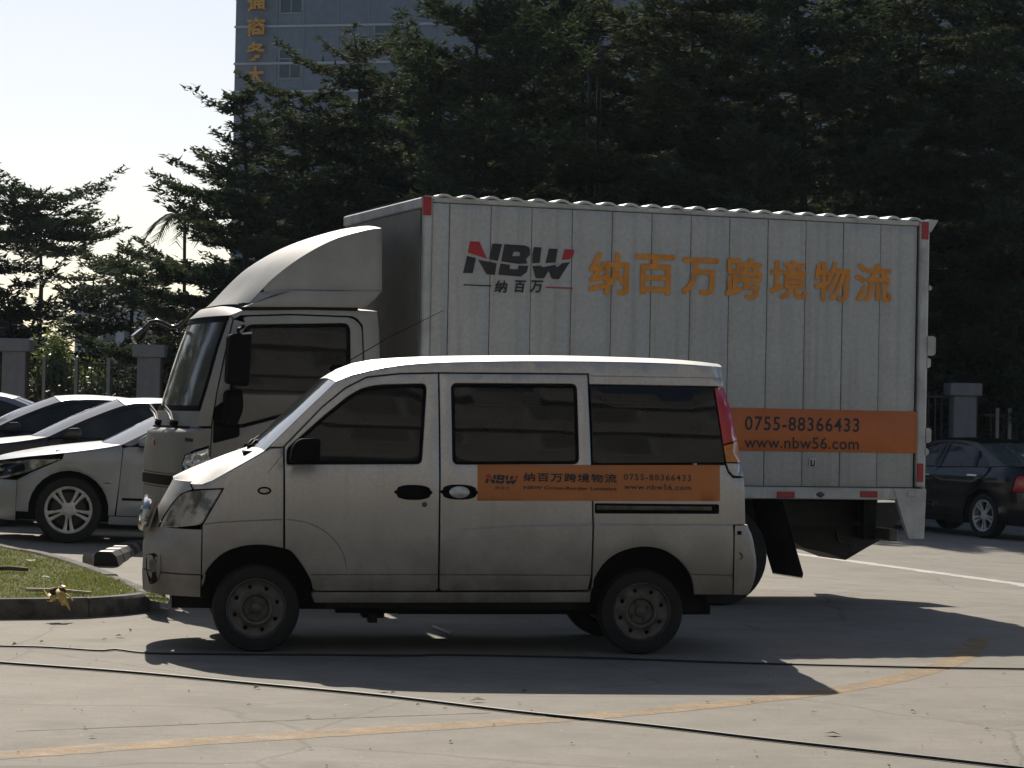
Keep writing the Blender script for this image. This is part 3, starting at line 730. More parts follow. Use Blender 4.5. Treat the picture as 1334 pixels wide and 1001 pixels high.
    panel('window_seal', M['trim'], d2, win_s, Yv, holes=[off_left(clean(win_s) if area(clean(win_s)) > 0 else clean(win_s)[::-1], 0.016)], gap=-0.001, bevel=0.002, out=-0.001, depth=0.012, step=0.1)
    # rear quarter
    panel('rear_quarter', vp, root, Q([(771.5, 606.5), (945, 605.5), (949, 616), (955, 622.5), (969, 622.5), (971.5, 684), (956, 684.5), (955, 775.5)] + cr(arch_r[::-1], 3)[:-2] + [(771.5, 764), (771.5, 750), (773.5, 684)]), Yv,
          grooves=[(Q([(901, 748.5), (953, 750)]), 0.009, 0.008)], lines=[[(x, zc(x) + d) for x in np.linspace(1.99, 2.93, 18)] for d in (-0.006, 0.006)])
    rwin = Q([(768.5, 502), (930, 504.5), (945.5, 604), (772, 605)])
    panel('rear_side_glass', M['glass'], root, rwin, Yv, gap=0.003, out=-0.005, step=0.1, angle=25)
    # tail lamp: three lenses
    lt = [(930.5, 504.5), (942.5, 504), (954, 539), (961, 574)]
    tl = panel('tail_lamp', M['red'], root, Q([(930.5, 505), (942.5, 505), (954, 539), (961, 573), (942, 580)]), Yv, gap=0.002, out=0.006, bevel=0.006, step=0.04)
    panel('amber_lens', M['amber'], tl, Q([(942.3, 581), (961, 574.5), (964, 602.5), (946, 602.5)]), Yv, gap=0.001, out=0.006, bevel=0.004, step=0.04)
    panel('clear_lens', M['clear'], tl, Q([(946.3, 603.5), (964, 603.5), (968.5, 620.5), (956, 620.5), (949.5, 614)]), Yv, gap=0.001, out=0.006, bevel=0.004, step=0.04)
    # side frame over the doors, pillars
    top = [(345, 587), (391, 542), (437, 497.5), (456, 490), (479, 484), (520, 476.5), (571, 473), (640, 471.5), (700, 471), (800, 472), (880, 474.5), (940, 479)]
    panel('side_frame', vp, root, Q(top + [(943, 503.5), (930, 503.5), (768, 501), (767, 487), (571, 485.5), (520, 486.5), (478, 491), (450, 505), (419, 530.5), (370.5, 581), (369.5, 582.7), (352, 583)]), Yv, gap=0.001, grooves=[(Q([(770, 490), (937, 493)]), 0.008, 0.006)], step=0.06)
    # sill
    panel('sill', vp, root, Q([(408, 771.3), (766, 771.3), (770.5, 767), (769, 785.5), (600, 786), (410, 786), (406, 776)]), lambda x, z: Yv(x, z) - 0.004, depth=0.12, bevel=0.006)
    # bumper and nose
    zs = [zl(q) for q in (779, 772, 765, 757, 751)]
    sx = VF.onto(262, 720, Yv)[0]
    bl = nose.band('front_bumper', vp, root, zs, sx)
    nose.band('bumper_upper', vp, bl, [zl(q) for q in (749.3, 744, 735, 725, 715, 708, 702, 697, 691.5)], sx)
    nose.band('bumper_backing', M['dark'], bl, [zl(q) for q in (765, 750, 720, 695)], sx + 0.01, inset=0.02)
    panel('fog_lamp_hole', M['trim'], bl, rpoly(Q([(190, 722), (203, 720), (208, 730), (205, 759), (195, 762), (190, 742)]), 0.02), Yv, gap=0, out=0.003, bevel=0.002, step=0.03)
    panel('fog_lamp', M['steel'], bl, rpoly(Q([(194, 730), (203, 727), (204, 744), (196, 747)]), 0.015), Yv, gap=0, out=0.008, bevel=0.003, step=0.03)
    panel('torn_edge', vp, bl, rpoly(Q([(204, 727), (209, 722), (210, 742), (206, 758), (203, 746)]), 0.008), Yv, gap=0, out=0.011, bevel=0.003, step=0.03)
    sl = lerp([(O(px, py)[1], O(px, py)[0]) for px, py in ((204, 691), (214, 671.5), (225.5, 654.5), (238, 641.5), (251, 637.8), (247.5, 630))])
    nose.band('nose_panel', vp, root, [zl(q, 220) for q in (690, 683, 676, 668, 660, 652, 645, 638, 633, 628)], lambda z: sl(z) - 0.004)
    gy = lambda t: yc + 0.34 * math.cos(t) * abs(math.cos(t)) ** -0.5
    ring = []
    z0, z1 = zl(692, 190), zl(656, 190)
    for k in range(40):
        a = 2 * math.pi * k / 40; c_, s_ = math.cos(a), math.sin(a)
        z = (z0 + z1) / 2 + (z1 - z0) / 2 * math.copysign(abs(s_) ** 0.6, s_); ring.append((-0.685 + 0.05 * (z - z0) / (z1 - z0) * 0.6, yc + 0.36 * math.copysign(abs(c_) ** 0.5, c_), z))
    mb = MB(); mb.tube(ring + [ring[0], ring[1]], 0.027, 8, False); gr = mb.build('grille_surround', M['chrome'], root)
    mb = MB(); mb.grid([[(-0.655 + 0.06 * (z - z0) / (z1 - z0), y, z) for y in np.linspace(yc - 0.34, yc + 0.34, 8)] for z in np.linspace(z0, z1, 5)], flip=True); mb.build('grille', M['trim'], gr)
    # hood
    N = 14
    def e3(pts, n): return resamp([(x, Yv(x, z), z) for x, z in Q(pts)], n)
    def c3(pts, n): return resamp([(x, yc, z) for x, z in [VF.loc(px, py, yc) for px, py in pts]], n)
    he = e3(cr([(226, 626), (245, 629.3), (266, 630.7), (300, 613), (345, 587.5), (352, 583)], 4), N); hc = c3(cr([(225.5, 621), (240, 614), (262, 605), (293, 593), (317, 585), (326, 581)], 4), N)
    loft('hood', vp, root, bridge(he, hc, W, 8, 2.8), flip=True)
    # windscreen, roof
    we = e3([(345, 587), (391, 542), (437, 498)], 8); wc = c3([(322, 583), (371, 537.5), (420, 493)], 8)
    wsn = loft('windscreen', M['screen'], root, bridge(we, wc, W, 9, 2.2), flip=True)
    for yk, dx in ((0.50, 0.0), (0.95, 0.0)):
        mb = MB(); mb.box(-0.055, 0.0, yk - 0.03, yk + 0.03, 1.195, 1.24, 0.008)
        mb.tube([(-0.03, yk, 1.235), (-0.005, yk + 0.03, 1.262), (0.05, yk + 0.25, 1.27)], 0.009, 6); mb.tube([(0.0, yk - 0.02, 1.262), (0.06, yk + 0.45, 1.285)], 0.007, 6)
        mb.build('wiper', M['trim'], root)
    mb = MB(); mb.box(-0.09, 0.03, 0.2, W - 0.2, 1.17, 1.205, 0.01); mb.build('cowl', M['trim'], root)
    re_ = e3(cr([(437, 497.5), (456, 489.5), (479, 483.5), (520, 476), (571, 472.5), (640, 471), (700, 470.5), (800, 471.5), (880, 474), (940, 478.5)], 3), 24)
    rc = c3(cr([(420, 493), (441, 480), (470, 471), (510, 467), (570, 464.7), (640, 464), (720, 464), (800, 466), (870, 469), (922, 474.5)], 3), 24)
    loft('roof', vp, root, bridge(re_, rc, W, 10, 3.2), flip=True, angle=60)
    mb = MB(); ax, az = VF.loc(437, 478, 0.9); mb.box(ax - 0.04, ax + 0.05, 0.87, 0.93, az - 0.03, az + 0.012, 0.01); an = mb.build('antenna_base', M['trim'], root)
    q0, q1 = VF.loc(440, 477, 0.9), VF.loc(578, 404.5, 0.9); mb = MB(); mb.tube([(q0[0], 0.9, q0[1] - 0.01), ((q0[0] + q1[0]) / 2, 0.9, (q0[1] + q1[1]) / 2 + 0.012), (q1[0], 0.9, q1[1])], [0.004, 0.003, 0.002], 6); mb.build('antenna_rod', M['trim'], an)
    # tailgate and rear bumper
    tail.band('tailgate', vp, root, [zl(q, 950) for q in (690, 660, 640, 621, 603, 570, 539, 504, 481)], lambda z: xr(z) - 0.006)
    mb = MB(); p = [(xr(z) - 0.015, z) for z in (1.15, 1.6)]
    tg = MB(); tg.grid([[(xr(z) + 0.004, y, z) for y in (0.25, 0.5, 1.0, 1.25)] for z in (1.15, 1.3, 1.45, 1.6)]); tg.build('rear_window', M['glass'], root)
    E = lambda px, py: VF.loc(px, py, 0.25)
    xr2 = lerp([(E(px, py)[1], E(px, py)[0]) for px, py in ((975, 772), (982, 755), (985, 734), (983, 718), (979, 696), (973, 685))])
    rb = Nose(xr2, 0.13, 3.2, lambda z: tum(z) - 0.008, yc, 1)
    sxr = VF.loc(956.3, 730)[0]
    b2 = rb.band('rear_bumper', vp, root, [zl(q, 960) for q in (775, 770, 762, 753, 740, 728, 716, 704, 696, 690, 685)], sxr)
    Yb = lambda x, z: rb.Y(x, z)
    OB = lambda pts: [VF.onto(px, py, Yb) for px, py in pts]
    panel('bumper_bolt', M['trim'], b2, OB([(960.5, 692), (966, 692), (966, 697), (960.5, 697)]), Yb, gap=0, out=0.003, bevel=0.001)
    panel('bumper_dent', M['steel'], b2, rpoly(OB([(961, 719), (967, 721), (968, 727), (963, 731), (966, 725)]), 0.004), Yb, gap=0, out=0.003, bevel=0.001, step=0.03)
    # handles
    for d, (px, py), cm in ((d1, (538.5, 641.7), M['trim']), (d2, (598.3, 641.3), M['clear'])):
        cx, cz = O(px, py)
        cup = [(cx + 0.118 * math.copysign(abs(math.cos(a)) ** 0.8, math.cos(a)), cz + (0.022 + 0.024 * max(0, math.cos(math.asin(math.sin(a))) < 0.8)) * math.sin(a)) for a in np.linspace(0, 6.283, 40)[:-1]]
        h = panel('handle', M['trim'], d, cup, Yv, gap=0, out=0.006, bevel=0.006, step=0.03)
        panel('handle_grip', cm, h, [(cx + 0.062 * math.cos(a), cz + 0.036 * math.sin(a)) for a in np.linspace(0, 6.283, 24)[:-1]], Yv, gap=0, out=0.02, bevel=0.01, step=0.03)
    cx, cz = O(553, 657.4); lk = MB(); yy = Yv(cx, cz); lk.lathe_y([(0.016, yy), (0.016, yy - 0.005), (0.011, yy - 0.008), (0.001, yy - 0.007)], cx, cz, 14); lk.build('lock', M['steel'], d1, recalc=True)
    # slide rail
    rl = panel('slide_rail', M['trim'], root, rpoly(Q([(774.5, 655.5), (937, 657), (937, 670), (774.5, 669.5)]), 0.012), Yv, gap=0.001, out=0.003, bevel=0.003)
    panel('rail_track', M['steel'], rl, Q([(777, 658.5), (927, 660), (927, 665.5), (777, 664.5)]), Yv, gap=0.001, out=0.008, bevel=0.003)
    # mirror
    a = Q([(374, 587), (374, 603)])
    mx0, mz0 = VF.loc(377, 603, -0.12); mx1, mz1 = VF.loc(417, 571, -0.12)
    mir = panel('mirror', M['trim'], root, rpoly([(mx0, mz0), (mx1 - 0.004, mz0), (mx1, mz1 + 0.0), (mx0 + 0.055, mz1 - 0.005), (mx0 + 0.012, mz1 - 0.05)], [0.03, 0.02, 0.025, 0.05, 0.04]), lambda x, z: -0.20, depth=0.16, bevel=0.02, gap=0, step=0.05)
    mb = MB(); mb.box(mx0 + 0.02, mx0 + 0.09, -0.06, 0.10, mz0 + 0.005, mz0 + 0.06, 0.015); mb.build('mirror_arm', M['trim'], mir)
    mb = MB(); mb.add([(mx1 - 0.015, -0.18, mz0 + 0.02), (mx1 - 0.015, -0.06, mz0 + 0.02), (mx1 - 0.015, -0.06, mz1 - 0.02), (mx1 - 0.015, -0.18, mz1 - 0.02)], [(0, 1, 2, 3)]); mb.build('mirror_glass', M['chrome'], mir, flat=True)
    # orange strip and lettering
    bn = panel('side_banner', M['orangevan'], root, Q([(622, 605.5), (771, 606), (937.5, 606), (937.5, 653), (622, 652.5)]), Yv, gap=0, out=0.0035, bevel=0.0005, depth=0.0)
    def tx(nm, s, px0, px1, py0, py1, m=M['ink'], **k):
        x0, z1 = O(px0, py0); x1, z0 = O(px1, py1); lettering(nm, s, m, bn, x0, x1, z0, z1, Yv, 0.0055, **k)
    tx('company_name', '纳百万跨境物流', 682, 803, 616, 629, bold=0.0, spread=0.0016, space=1.13)
    tx('english_name', 'NBW Cross-Border Logistics', 682, 803, 633, 640.5, bold=0.02)
    tx('phone_number', '0755-88366433', 812.5, 900, 617.5, 627, bold=0.012, space=1.2)
    tx('web_address', 'www.nbw56.com', 812.5, 900, 630.5, 639, bold=0.012, space=1.1)
    x0, z1 = O(632, 618); x1, z0 = O(675, 631); logo(bn, x0, x1, z0, z1, Yv, 0.0055)
    tx('logo_name', '纳百万', 645, 664, 633.5, 638, space=1.3)
    # floor, inner shell, underside
    mb = MB(); mb.box(-0.1, 2.80, 0.10, W - 0.10, 0.67, 1.15); mb.box(0.5, 2.70, 0.27, W - 0.27, 1.13, 1.62); mb.box(-0.5, 2.8, 0.34, W - 0.34, 0.24, 0.68)
    mb.box(0.42, 1.95, 0.07, W - 0.07, 0.27, 0.68); mb.box(2.78, 2.88, 0.1, W - 0.1, 0.32, 0.68); mb.build('floor_pan', M['dark'], root, flat=True)
    mb = MB(); mb.box(0.66, 0.80, 0.3, 0.45, 0.19, 0.27, 0.01); mb.box(0.70, 0.75, 0.25, 0.4, 0.165, 0.22); mb.box(0.5, 0.95, 0.3, 0.42, 0.22, 0.27); mb.tube([(0.9, 0.5, 0.23), (2.9, 0.55, 0.24)], 0.03, 8); mb.build('exhaust_pipe', M['dark'], root)
    # far side in one sheet
    far = Q([(263, 686), (231, 634), (266, 631), (345, 588)] + top[1:] + [(943, 504), (969, 622), (972, 684), (956, 686), (955, 775)] + arch_r[::-1] + [(769, 785), (410, 785)] + arch_f2[::-1] + arch_f[::-1] + [(263, 750)])
    panel('far_side', vp, root, far, Yv, flip=W, step=0.09)
    # wheels
    for cx in (0.0, VF.loc(838, 799)[0]):
        w = wheel(root, cx, 0.262, 0.035, 0.262, 0.180, 0.17, 'steel')
        f = copy_tree(w, root); f.location = (2 * cx, W, 0); f.rotation_euler = (0, 0, math.pi)
    return root

LOGO = [('red', [(100, 135), (200, 135), (285, 325), (78, 262)]), ('ink', [(72, 300), (165, 322), (135, 495), (32, 495)]), ('ink', [(190, 338), (390, 372), (372, 505), (285, 500)]),
        ('ink', [(340, 150), (443, 150), (400, 345), (312, 325)]), ('ink', [(470, 150), (690, 155), (735, 172), (748, 205), (746, 262), (705, 312), (720, 360), (620, 367), (437, 347)], [(570, 232), (625, 230), (645, 250), (635, 278), (555, 282)]),
        ('ink', [(430, 372), (532, 382), (530, 430), (620, 430), (628, 387), (735, 385), (715, 460), (650, 512), (410, 500)]), ('ink', [(790, 168), (872, 170), (855, 345), (775, 355), (775, 250)]),
        ('ink', [(955, 178), (1050, 178), (1028, 335), (918, 345)]), ('red', [(1130, 178), (1230, 180), (1222, 250), (1180, 290), (1098, 302)]),
        ('ink', [(778, 385), (870, 378), (885, 395), (1025, 362), (1045, 395), (1100, 340), (1188, 322), (1068, 525), (990, 522), (955, 430), (905, 522), (815, 522)])]
def logo(parent, x0, x1, z0, z1, Yf, out):
    """the three-letter emblem, spread over the rectangle"""
    for it in LOGO:
        f = lambda p: [(x0 + (a - 32) / 1198.0 * (x1 - x0), z1 - (b - 135) / 390.0 * (z1 - z0)) for a, b in p]
        panel('emblem_piece', M['redink'] if it[0] == 'red' else M['ink'], parent, f(it[1]), Yf, holes=[f(it[2])] if len(it) > 2 else (), gap=0, bevel=0.0004, depth=0.0, out=out, step=0.3)
van = build_van()

# ================================================================== BOX TRUCK
TF = Frame(-0.68, 18.86, 0.0, R_(19.2))
def build_truck():
    BW, BL, ZB, ZT = 2.2, 4.225, 0.94, 3.03
    root = empty('box_truck', TF.o, TF.yaw, 'white box truck with a wind deflector on its cab and a tall grey cargo box', 'truck')
    T0 = lambda px, py, y=0.0: TF.loc(px, py, y)
    flat0 = lambda x, z: 0.0
    # ---- cargo box: seam-edged side panels
    edges = [0.067, 0.203] + [0.203 + 0.327 * k for k in range(1, 13)]
    for a, b in zip(edges, edges[1:]):
        j = random.uniform(-0.002, 0.002)
        panel('side_panel', M['box'], root, [(a, ZB), (b, ZB), (b, ZT), (a, ZT)], lambda x, z, j=j, a=a, b=b: 0.004 + j - 0.003 * math.sin(math.pi * (x - a) / (b - a)) * math.sin(math.pi * (z - ZB) / (ZT - ZB)), gap=0.003, bevel=0.005, step=0.16)
    for x0, x1 in ((0.0, 0.065), (4.145, BL)):
        mb = MB(); mb.box(x0, x1, -0.012, 0.06, 0.945 if x0 > 1 else 0.86, 3.068, 0.012); mb.build('corner_post', M['boxrail'], root)
    mb = MB(); mb.box(0.067, 4.143, -0.006, 0.05, ZT + 0.002, 3.075, 0.008); mb.build('top_rail', M['boxrail'], root)
    mb = MB(); mb.box(0.067, 4.143, -0.010, 0.06, 0.842, ZB - 0.003, 0.008); mb.build('bottom_rail', M['boxrail'], root)
    mb = MB(); mb.box(0.03, BL - 0.02, 0.03, BW - 0.03, 0.90, 3.05); mb.build('box_core', M['dark'], root, flat=True)
    mb = MB(); mb.box(-0.012, 0.02, 0.062, BW - 0.062, 0.88, 2.985, 0.006)
    fw = mb.build('front_wall', M['boxfront'], root)
    mb = MB(); mb.box(-0.02, 0.03, 0.02, BW, 2.988, 3.07, 0.01); mb.build('front_top_rail', M['boxrail'], fw)
    mb = MB(); mb.box(0.03, BL - 0.03, BW - 0.026, BW, 0.86, 3.06); mb.build('far_wall', M['box'], root, flat=True)
    for k in range(2):
        mb = MB(); y0 = 0.03 + k * 1.075; mb.box(BL - 0.012, BL + 0.028, y0, y0 + 1.065, 0.90, 3.02, 0.01); dr = mb.build('rear_door', M['box'], root)
        mb = MB(); mb.tube([(BL + 0.05, y0 + (0.9 if k == 0 else 0.16), 0.95), (BL + 0.05, y0 + (0.9 if k == 0 else 0.16), 2.98)], 0.014, 8); mb.build('lock_bar', M['steel'], dr)
    # corrugated roof
    prof = []; x = 0.0
    nb = 22; pitch = (BL - 0.10) / nb
    prof.append((0.0, 3.078))
    for k in range(nb):
        c = 0.06 + pitch * (k + 0.5); h = 0.021 * random.uniform(0.9, 1.08)
        prof += [(c - 0.062, 3.078), (c - 0.042, 3.078 + h * 0.6), (c - 0.012, 3.078 + h), (c + 0.012, 3.078 + h), (c + 0.042, 3.078 + h * 0.6), (c + 0.062, 3.078)]
    prof.append((BL, 3.078))
    mb = MB(); mb.grid([[(a, -0.014, b - 0.02) for a, b in prof], [(a, -0.014, b) for a, b in prof], [(a, BW * 0.5, b + 0.01) for a, b in prof], [(a, BW + 0.01, b) for a, b in prof]])
    mb.build('roof', M['roofsheet'], root, angle=20)
    mb = MB(); mb.prism_y([(BL, 3.0), (BL + 0.02, 2.985), (BL + 0.085, 3.085), (BL, 3.09)], 0.0, BW); mb.build('rain_hood', M['boxrail'], root, flat=True)
    # hinges and lamps at the rear edge
    for z0, z1, w in ((2.0, 2.155, 0.07), (1.90, 1.98, 0.03), (2.52, 2.56, 0.03), (1.30, 1.42, 0.045), (1.20, 1.26, 0.025)):
        mb = MB(); mb.box(BL + 0.004, BL + w, -0.004, 0.06, z0, z1, 0.006); mb.box(BL + w - 0.004, BL + w + 0.012, 0.0, 0.05, z0 + 0.01, z1 - 0.01, 0.004); mb.build('hinge', M['boxrail'], root)
    def rect(px0, py0, px1, py1, nm, m, dy=0.016, p=root):
        x0, z1 = T0(px0, py0); x1, z0 = T0(px1, py1); mb = MB(); mb.box(x0, x1, -dy - 0.004, 0.0, z0, z1, 0.003); return mb.build(nm, m, p)
    rect(551, 256, 561, 281, 'reflector', M['reflector']); rect(1200, 289, 1208.5, 312.5, 'reflector', M['reflector']); rect(1194, 604, 1201.5, 628, 'reflector', M['reflector'])
    rect(1011.5, 640.5, 1034, 649, 'reflector', M['reflector']); rect(1120, 640, 1142, 648.3, 'reflector', M['reflector']); rect(880, 640, 903, 649, 'reflector', M['reflector'])
    x, z = T0(1068, 644.5); mb = MB(); mb.lathe_y([(0.024, -0.008), (0.022, -0.02), (0.010, -0.03), (0.001, -0.031)], x, z, 14); mb.box(x - 0.035, x + 0.035, -0.014, -0.005, z - 0.012, z + 0.012, 0.003); mb.build('marker_lamp', M['steel'], root, recalc=True)
    pl = rect(1053.5, 596.5, 1062.5, 608.5, 'bolt_plate', M['boxrail'], 0.008)
    x, z = T0(1058, 602.5); mb = MB(); mb.box(x - 0.02, x - 0.008, -0.018, -0.01, z - 0.03, z + 0.02, 0.002); mb.box(x - 0.02, x + 0.016, -0.017, -0.01, z - 0.03, z - 0.018, 0.002); mb.box(x + 0.008, x + 0.018, -0.016, -0.01, z - 0.018, z + 0.016, 0.002); mb.build('latch', M['ink'], pl)
    # scratch near the front
    # ---- print on the side
    Yp = lambda x, z: -0.001
    def quad(px0, py0, px1, py1): x0, z1 = T0(px0, py0); x1, z0 = T0(px1, py1); return x0, x1, z0, z1
    x0, _, z0, z1 = quad(905, 537, 1194.4, 594.5); x1 = T0(1194.4, 560)[0]; z0, z1 = 1.215, 1.548
    bd = panel('side_banner', M['orange'], root, [(x0, z0), (x1, z0), (x1, z1), (x0, z1)], Yp, gap=0, out=0.003, bevel=0.0005, depth=0.0, step=0.3)
    def tx(nm, s, px0, px1, py0, py1, m=M['ink'], p=root, out=0.004, **k):
        xm = (px0 + px1) / 2; xa = T0(px0, (py0 + py1) / 2)[0]; xb = T0(px1, (py0 + py1) / 2)[0]; za = T0(xm, py1)[1]; zb = T0(xm, py0)[1]
        lettering(nm, s, m, p, xa, xb, za, zb, Yp, out, **k)
    tx('phone_number', '0755-88366433', 970, 1119, 543.5, 562, p=bd, out=0.006, bold=0.012, space=1.12)
    tx('web_address', 'www.nbw56.com', 969, 1118.5, 569.5, 585, p=bd, out=0.006, bold=0.012, space=1.05)
    # the seven large characters, one by one along the box
    cpx = [(768, 818, 330, 383), (829, 878, 333, 383), (889, 935, 337.5, 383.5), (946.5, 992.5, 337, 388.5), (1003.5, 1050, 340, 389), (1061.5, 1106, 342.5, 392), (1115, 1160.5, 344.5, 393)]
    for ch, (a, b, c, d) in zip('纳百万跨境物流', cpx): tx('large_character', ch, a, b, c, d, M['orangeink'], bold=0.0, spread=0.008)
    za, zb = T0(676, 362)[1], T0(676, 317.5)[1]
    logo(root, T0(603.5, 340)[0], T0(747.5, 340)[0], za + 0.0, zb + 0.0, Yp, 0.004)
    for ch, a, b in (('纳', 645, 660), ('百', 670, 683.5), ('万', 691, 706)): tx('small_character', ch, a, b, 366, 381, bold=0.0, spread=0.0035, shear=0.15)
    for a, b in ((604, 640), (711, 746)):
        xa, z = T0(a, 371.5 if a < 700 else 374.5); xb, _ = T0(b, 372); z = T0(604, 371.2)[1] if a < 700 else T0(711, 374.4)[1]
        panel('underline', M['redink'] if a > 700 else M['ink'], root, [(xa, z - 0.005), (xb, z - 0.005), (xb, z + 0.004), (xa, z + 0.004)], Yp, gap=0, out=0.004, bevel=0.0004, depth=0.0, step=0.3)
    # ---- rear legs, flap, underride bar, chassis
    lg = [T0(1163, 637), T0(1205.5, 637), T0(1202.5, 702), T0(1183, 702)]
    for y0 in (-0.016, BW - 0.04):
        mb = MB(); mb.prism_y(lg, y0, y0 + 0.045); o = mb.build('rear_leg', M['boxrail'], root, flat=True)
        if y0 < 0:
            x, z = T0(1186, 642); mb = MB(); mb.box(x - 0.04, x + 0.045, -0.022, -0.014, z - 0.03, z + 0.02, 0.004); mb.build('leg_plate', M['boxrail'], o)
    mb = MB(); mb.box(4.05, 4.13, 0.25, BW - 0.25, 0.50, 0.60, 0.01); mb.build('underride_bar', M['steel'], root)
    for y in (0.5, 1.6): mb = MB(); mb.box(3.95, 4.06, y, y + 0.06, 0.5, 0.86); mb.build('bar_bracket', M['dark'], root)
    n = 14; near_t, near_b = T0(1018, 653, 0.1), T0(1045, 755, 0.1); rows = []
    mb = MB(); w = 0.56
    vt = [(near_t[0], 0.1 + w * k / (2 * n), near_t[1]) for k in range(2 * n + 1)]
    vbm = [(near_b[0] - 0.0, 0.1 + w * k / (2 * n), near_b[1] + (0.0 if k % 2 else 0.045)) for k in range(2 * n + 1)]
    mb.grid([vt, [(a[0] * 0.5 + b[0] * 0.5 - 0.012, a[1], a[2] * 0.5 + b[2] * 0.5) for a, b in zip(vt, vbm)], vbm]); k0 = len(mb.v)
    mb.grid([[(x + 0.009, y, z) for x, y, z in vt], [(x + 0.009, y, z) for x, y, z in vbm]], flip=True); mb.build('mud_flap', M['rubber'], root, flat=True)
    o = copy_tree([c for c in root.children if c.name.startswith('mud_flap')][0], root); o.location = (0, 1.42, 0)
    mb = MB()
    for y in (0.72, 1.42): mb.box(-1.45, 4.15, y, y + 0.06, 0.60, 0.80)
    for x in (-0.6, 0.4, 1.4, 3.2, 4.0): mb.box(x, x + 0.07, 0.5, 1.7, 0.64, 0.86)
    mb.box(0.05, 4.15, 0.07, BW - 0.07, 0.85, 0.90); mb.build('chassis', M['frame'], root, flat=True)
    mb = MB(); mb.tube([(2.52, 0.15, 0.39), (2.52, 2.05, 0.39)], 0.06, 10); mb.lathe_z([(0.05, 0.22), (0.16, 0.28), (0.19, 0.40), (0.12, 0.55)], 2.52, 1.1, 14)
    for y in (0.68, 1.5): mb.tube(cr([(1.95, y, 0.62), (2.3, y, 0.48), (2.52, y, 0.45), (2.75, y, 0.48), (3.15, y, 0.62)], 4), 0.035, 6)
    mb.build('rear_axle', M['frame'], root)
    mb = MB(); U = [T0(px, py, 1.1) for px, py in ((1000, 654), (1010, 700), (1030, 712), (1062, 719), (1084, 727.5), (1112, 711), (1136, 698), (1150, 680), (1172, 653))]
    mb.prism_y(U, 0.85, 1.35); sc = mb.build('spare_wheel_carrier', M['frame'], root, flat=True)
    mb = MB(); hx, hz = T0(1106, 713, 0.84); mb.tube([(hx, 0.84, hz + 0.03), (hx + 0.045, 0.84, hz - 0.045), (hx + 0.05, 0.84, hz + 0.02)], 0.008, 6); mb.tube([(hx - 0.12, 0.83, hz + 0.12), (hx - 0.1, 0.83, hz + 0.05), (hx - 0.05, 0.83, hz + 0.03)], 0.012, 6); mb.build('hook', M['steel'], sc)
    w1 = wheel(root, 2.53, 0.388, 0.10, 0.388, 0.22, 0.21, 'steel')
    w2 = copy_tree(w1, root); w2.location = (0, 0.24, 0)
    for dy in (1.55, 1.79): w3 = copy_tree(w1, root); w3.location = (0, dy, 0)
    w4 = copy_tree(w1, root); w4.location = (-3.35, 0.16, 0)
    w5 = copy_tree(w1, root); w5.location = (-3.35, 1.40, 0)
    # ---- cab
    yc, wp = 1.0, M['truckwhite']
    xf = lerp([(2.25, -1.42), (2.17, -1.475), (1.9, -1.57), (1.55, -1.67), (1.44, -1.695), (1.31, -1.725), (1.285, -1.775), (1.1, -1.80), (0.95, -1.80), (0.7, -1.80), (0.4, -1.78)])
    tum = lambda z: 0.2 + 0.06 * (max(0, z - 1.55) / 0.6) ** 1.3
    nose = Nose(xf, 0.17, 2.4, tum, yc)
    Yc = lambda x, z: nose.Y(x, z)
    O = lambda px, py: TF.onto(px, py, Yc)
    Q = lambda pts: [O(*p) for p in pts]
    seam = [(304.5, 416), (294, 462), (283.5, 510), (276.5, 555), (273.5, 600), (273, 650)]
    win = rpoly(Q([(321, 423.5), (456, 421.5), (456.5, 524), (420, 533), (362, 545), (313, 558), (300, 553), (299, 510), (308, 455)]), [0.05, 0.06, 0.03, 0.05, 0.05, 0.04, 0.05, 0.05, 0.05])
    dr = panel('cab_door', wp, root, Q(rpoly([(314, 412.5), (380, 410.5), (459, 413.5), (471.5, 424), (474, 480), (475, 650)], 9, 3) + seam[::-1]), Yc, holes=[win], step=0.09)
    panel('window_glass', M['glass'], dr, win, Yc, gap=0, out=-0.016, step=0.15, angle=25)
    panel('window_seal', M['trim'], dr, win, Yc, holes=[off_left(clean(win) if area(clean(win)) > 0 else clean(win)[::-1], 0.022)], gap=-0.001, bevel=0.002, out=0.0, depth=0.014, step=0.15)
    panel('cab_side_frame', wp, root, Q([(299, 411), (313, 404.5), (400, 403.5), (476, 405), (492, 406), (494.5, 432), (496, 500), (497, 650), (476, 650), (475, 480), (472.5, 424), (466, 416), (459, 412.5), (380, 409.5), (314, 411.5), (305.5, 416)]), Yc, step=0.09)
    panel('front_pillar', wp, root, Q([(299, 411.5), (284.5, 453), (267, 515), (263, 527), (258, 541), (255, 556), (275.5, 556), (282.8, 510), (293, 462), (304, 415.5)]), Yc, step=0.06)
    bx = lerp([(O(px, py)[1], O(px, py)[0]) for px, py in ((298.5, 411), (284, 453), (266.5, 515), (262.5, 527), (257, 545))])
    dx = lerp([(O(px, py)[1], O(px, py)[0]) for px, py in [(s[0] - 1, s[1]) for s in seam]])
    zt, zb_ = O(298, 413)[1], 1.445
    nose.band('windscreen', M['truckscreen'], root, list(np.linspace(zb_ + 0.02, zt - 0.02, 9)), lambda z: bx(z) + 0.022, inset=0.012)
    for (za, zb2) in ((zt - 0.03, zt + 0.004), (zb_ - 0.004, zb_ + 0.035)): nose.band('screen_seal', M['trim'], root, [za, (za + zb2) / 2, zb2], lambda z: bx(z) + 0.004, inset=0.002)
    panel('screen_edge', M['trim'], root, [(bx(z), z) for z in np.linspace(zb_, zt, 10)] + [(bx(z) - 0.014, z) for z in np.linspace(zt, zb_, 10)], Yc, gap=0, out=0.004, step=0.05)
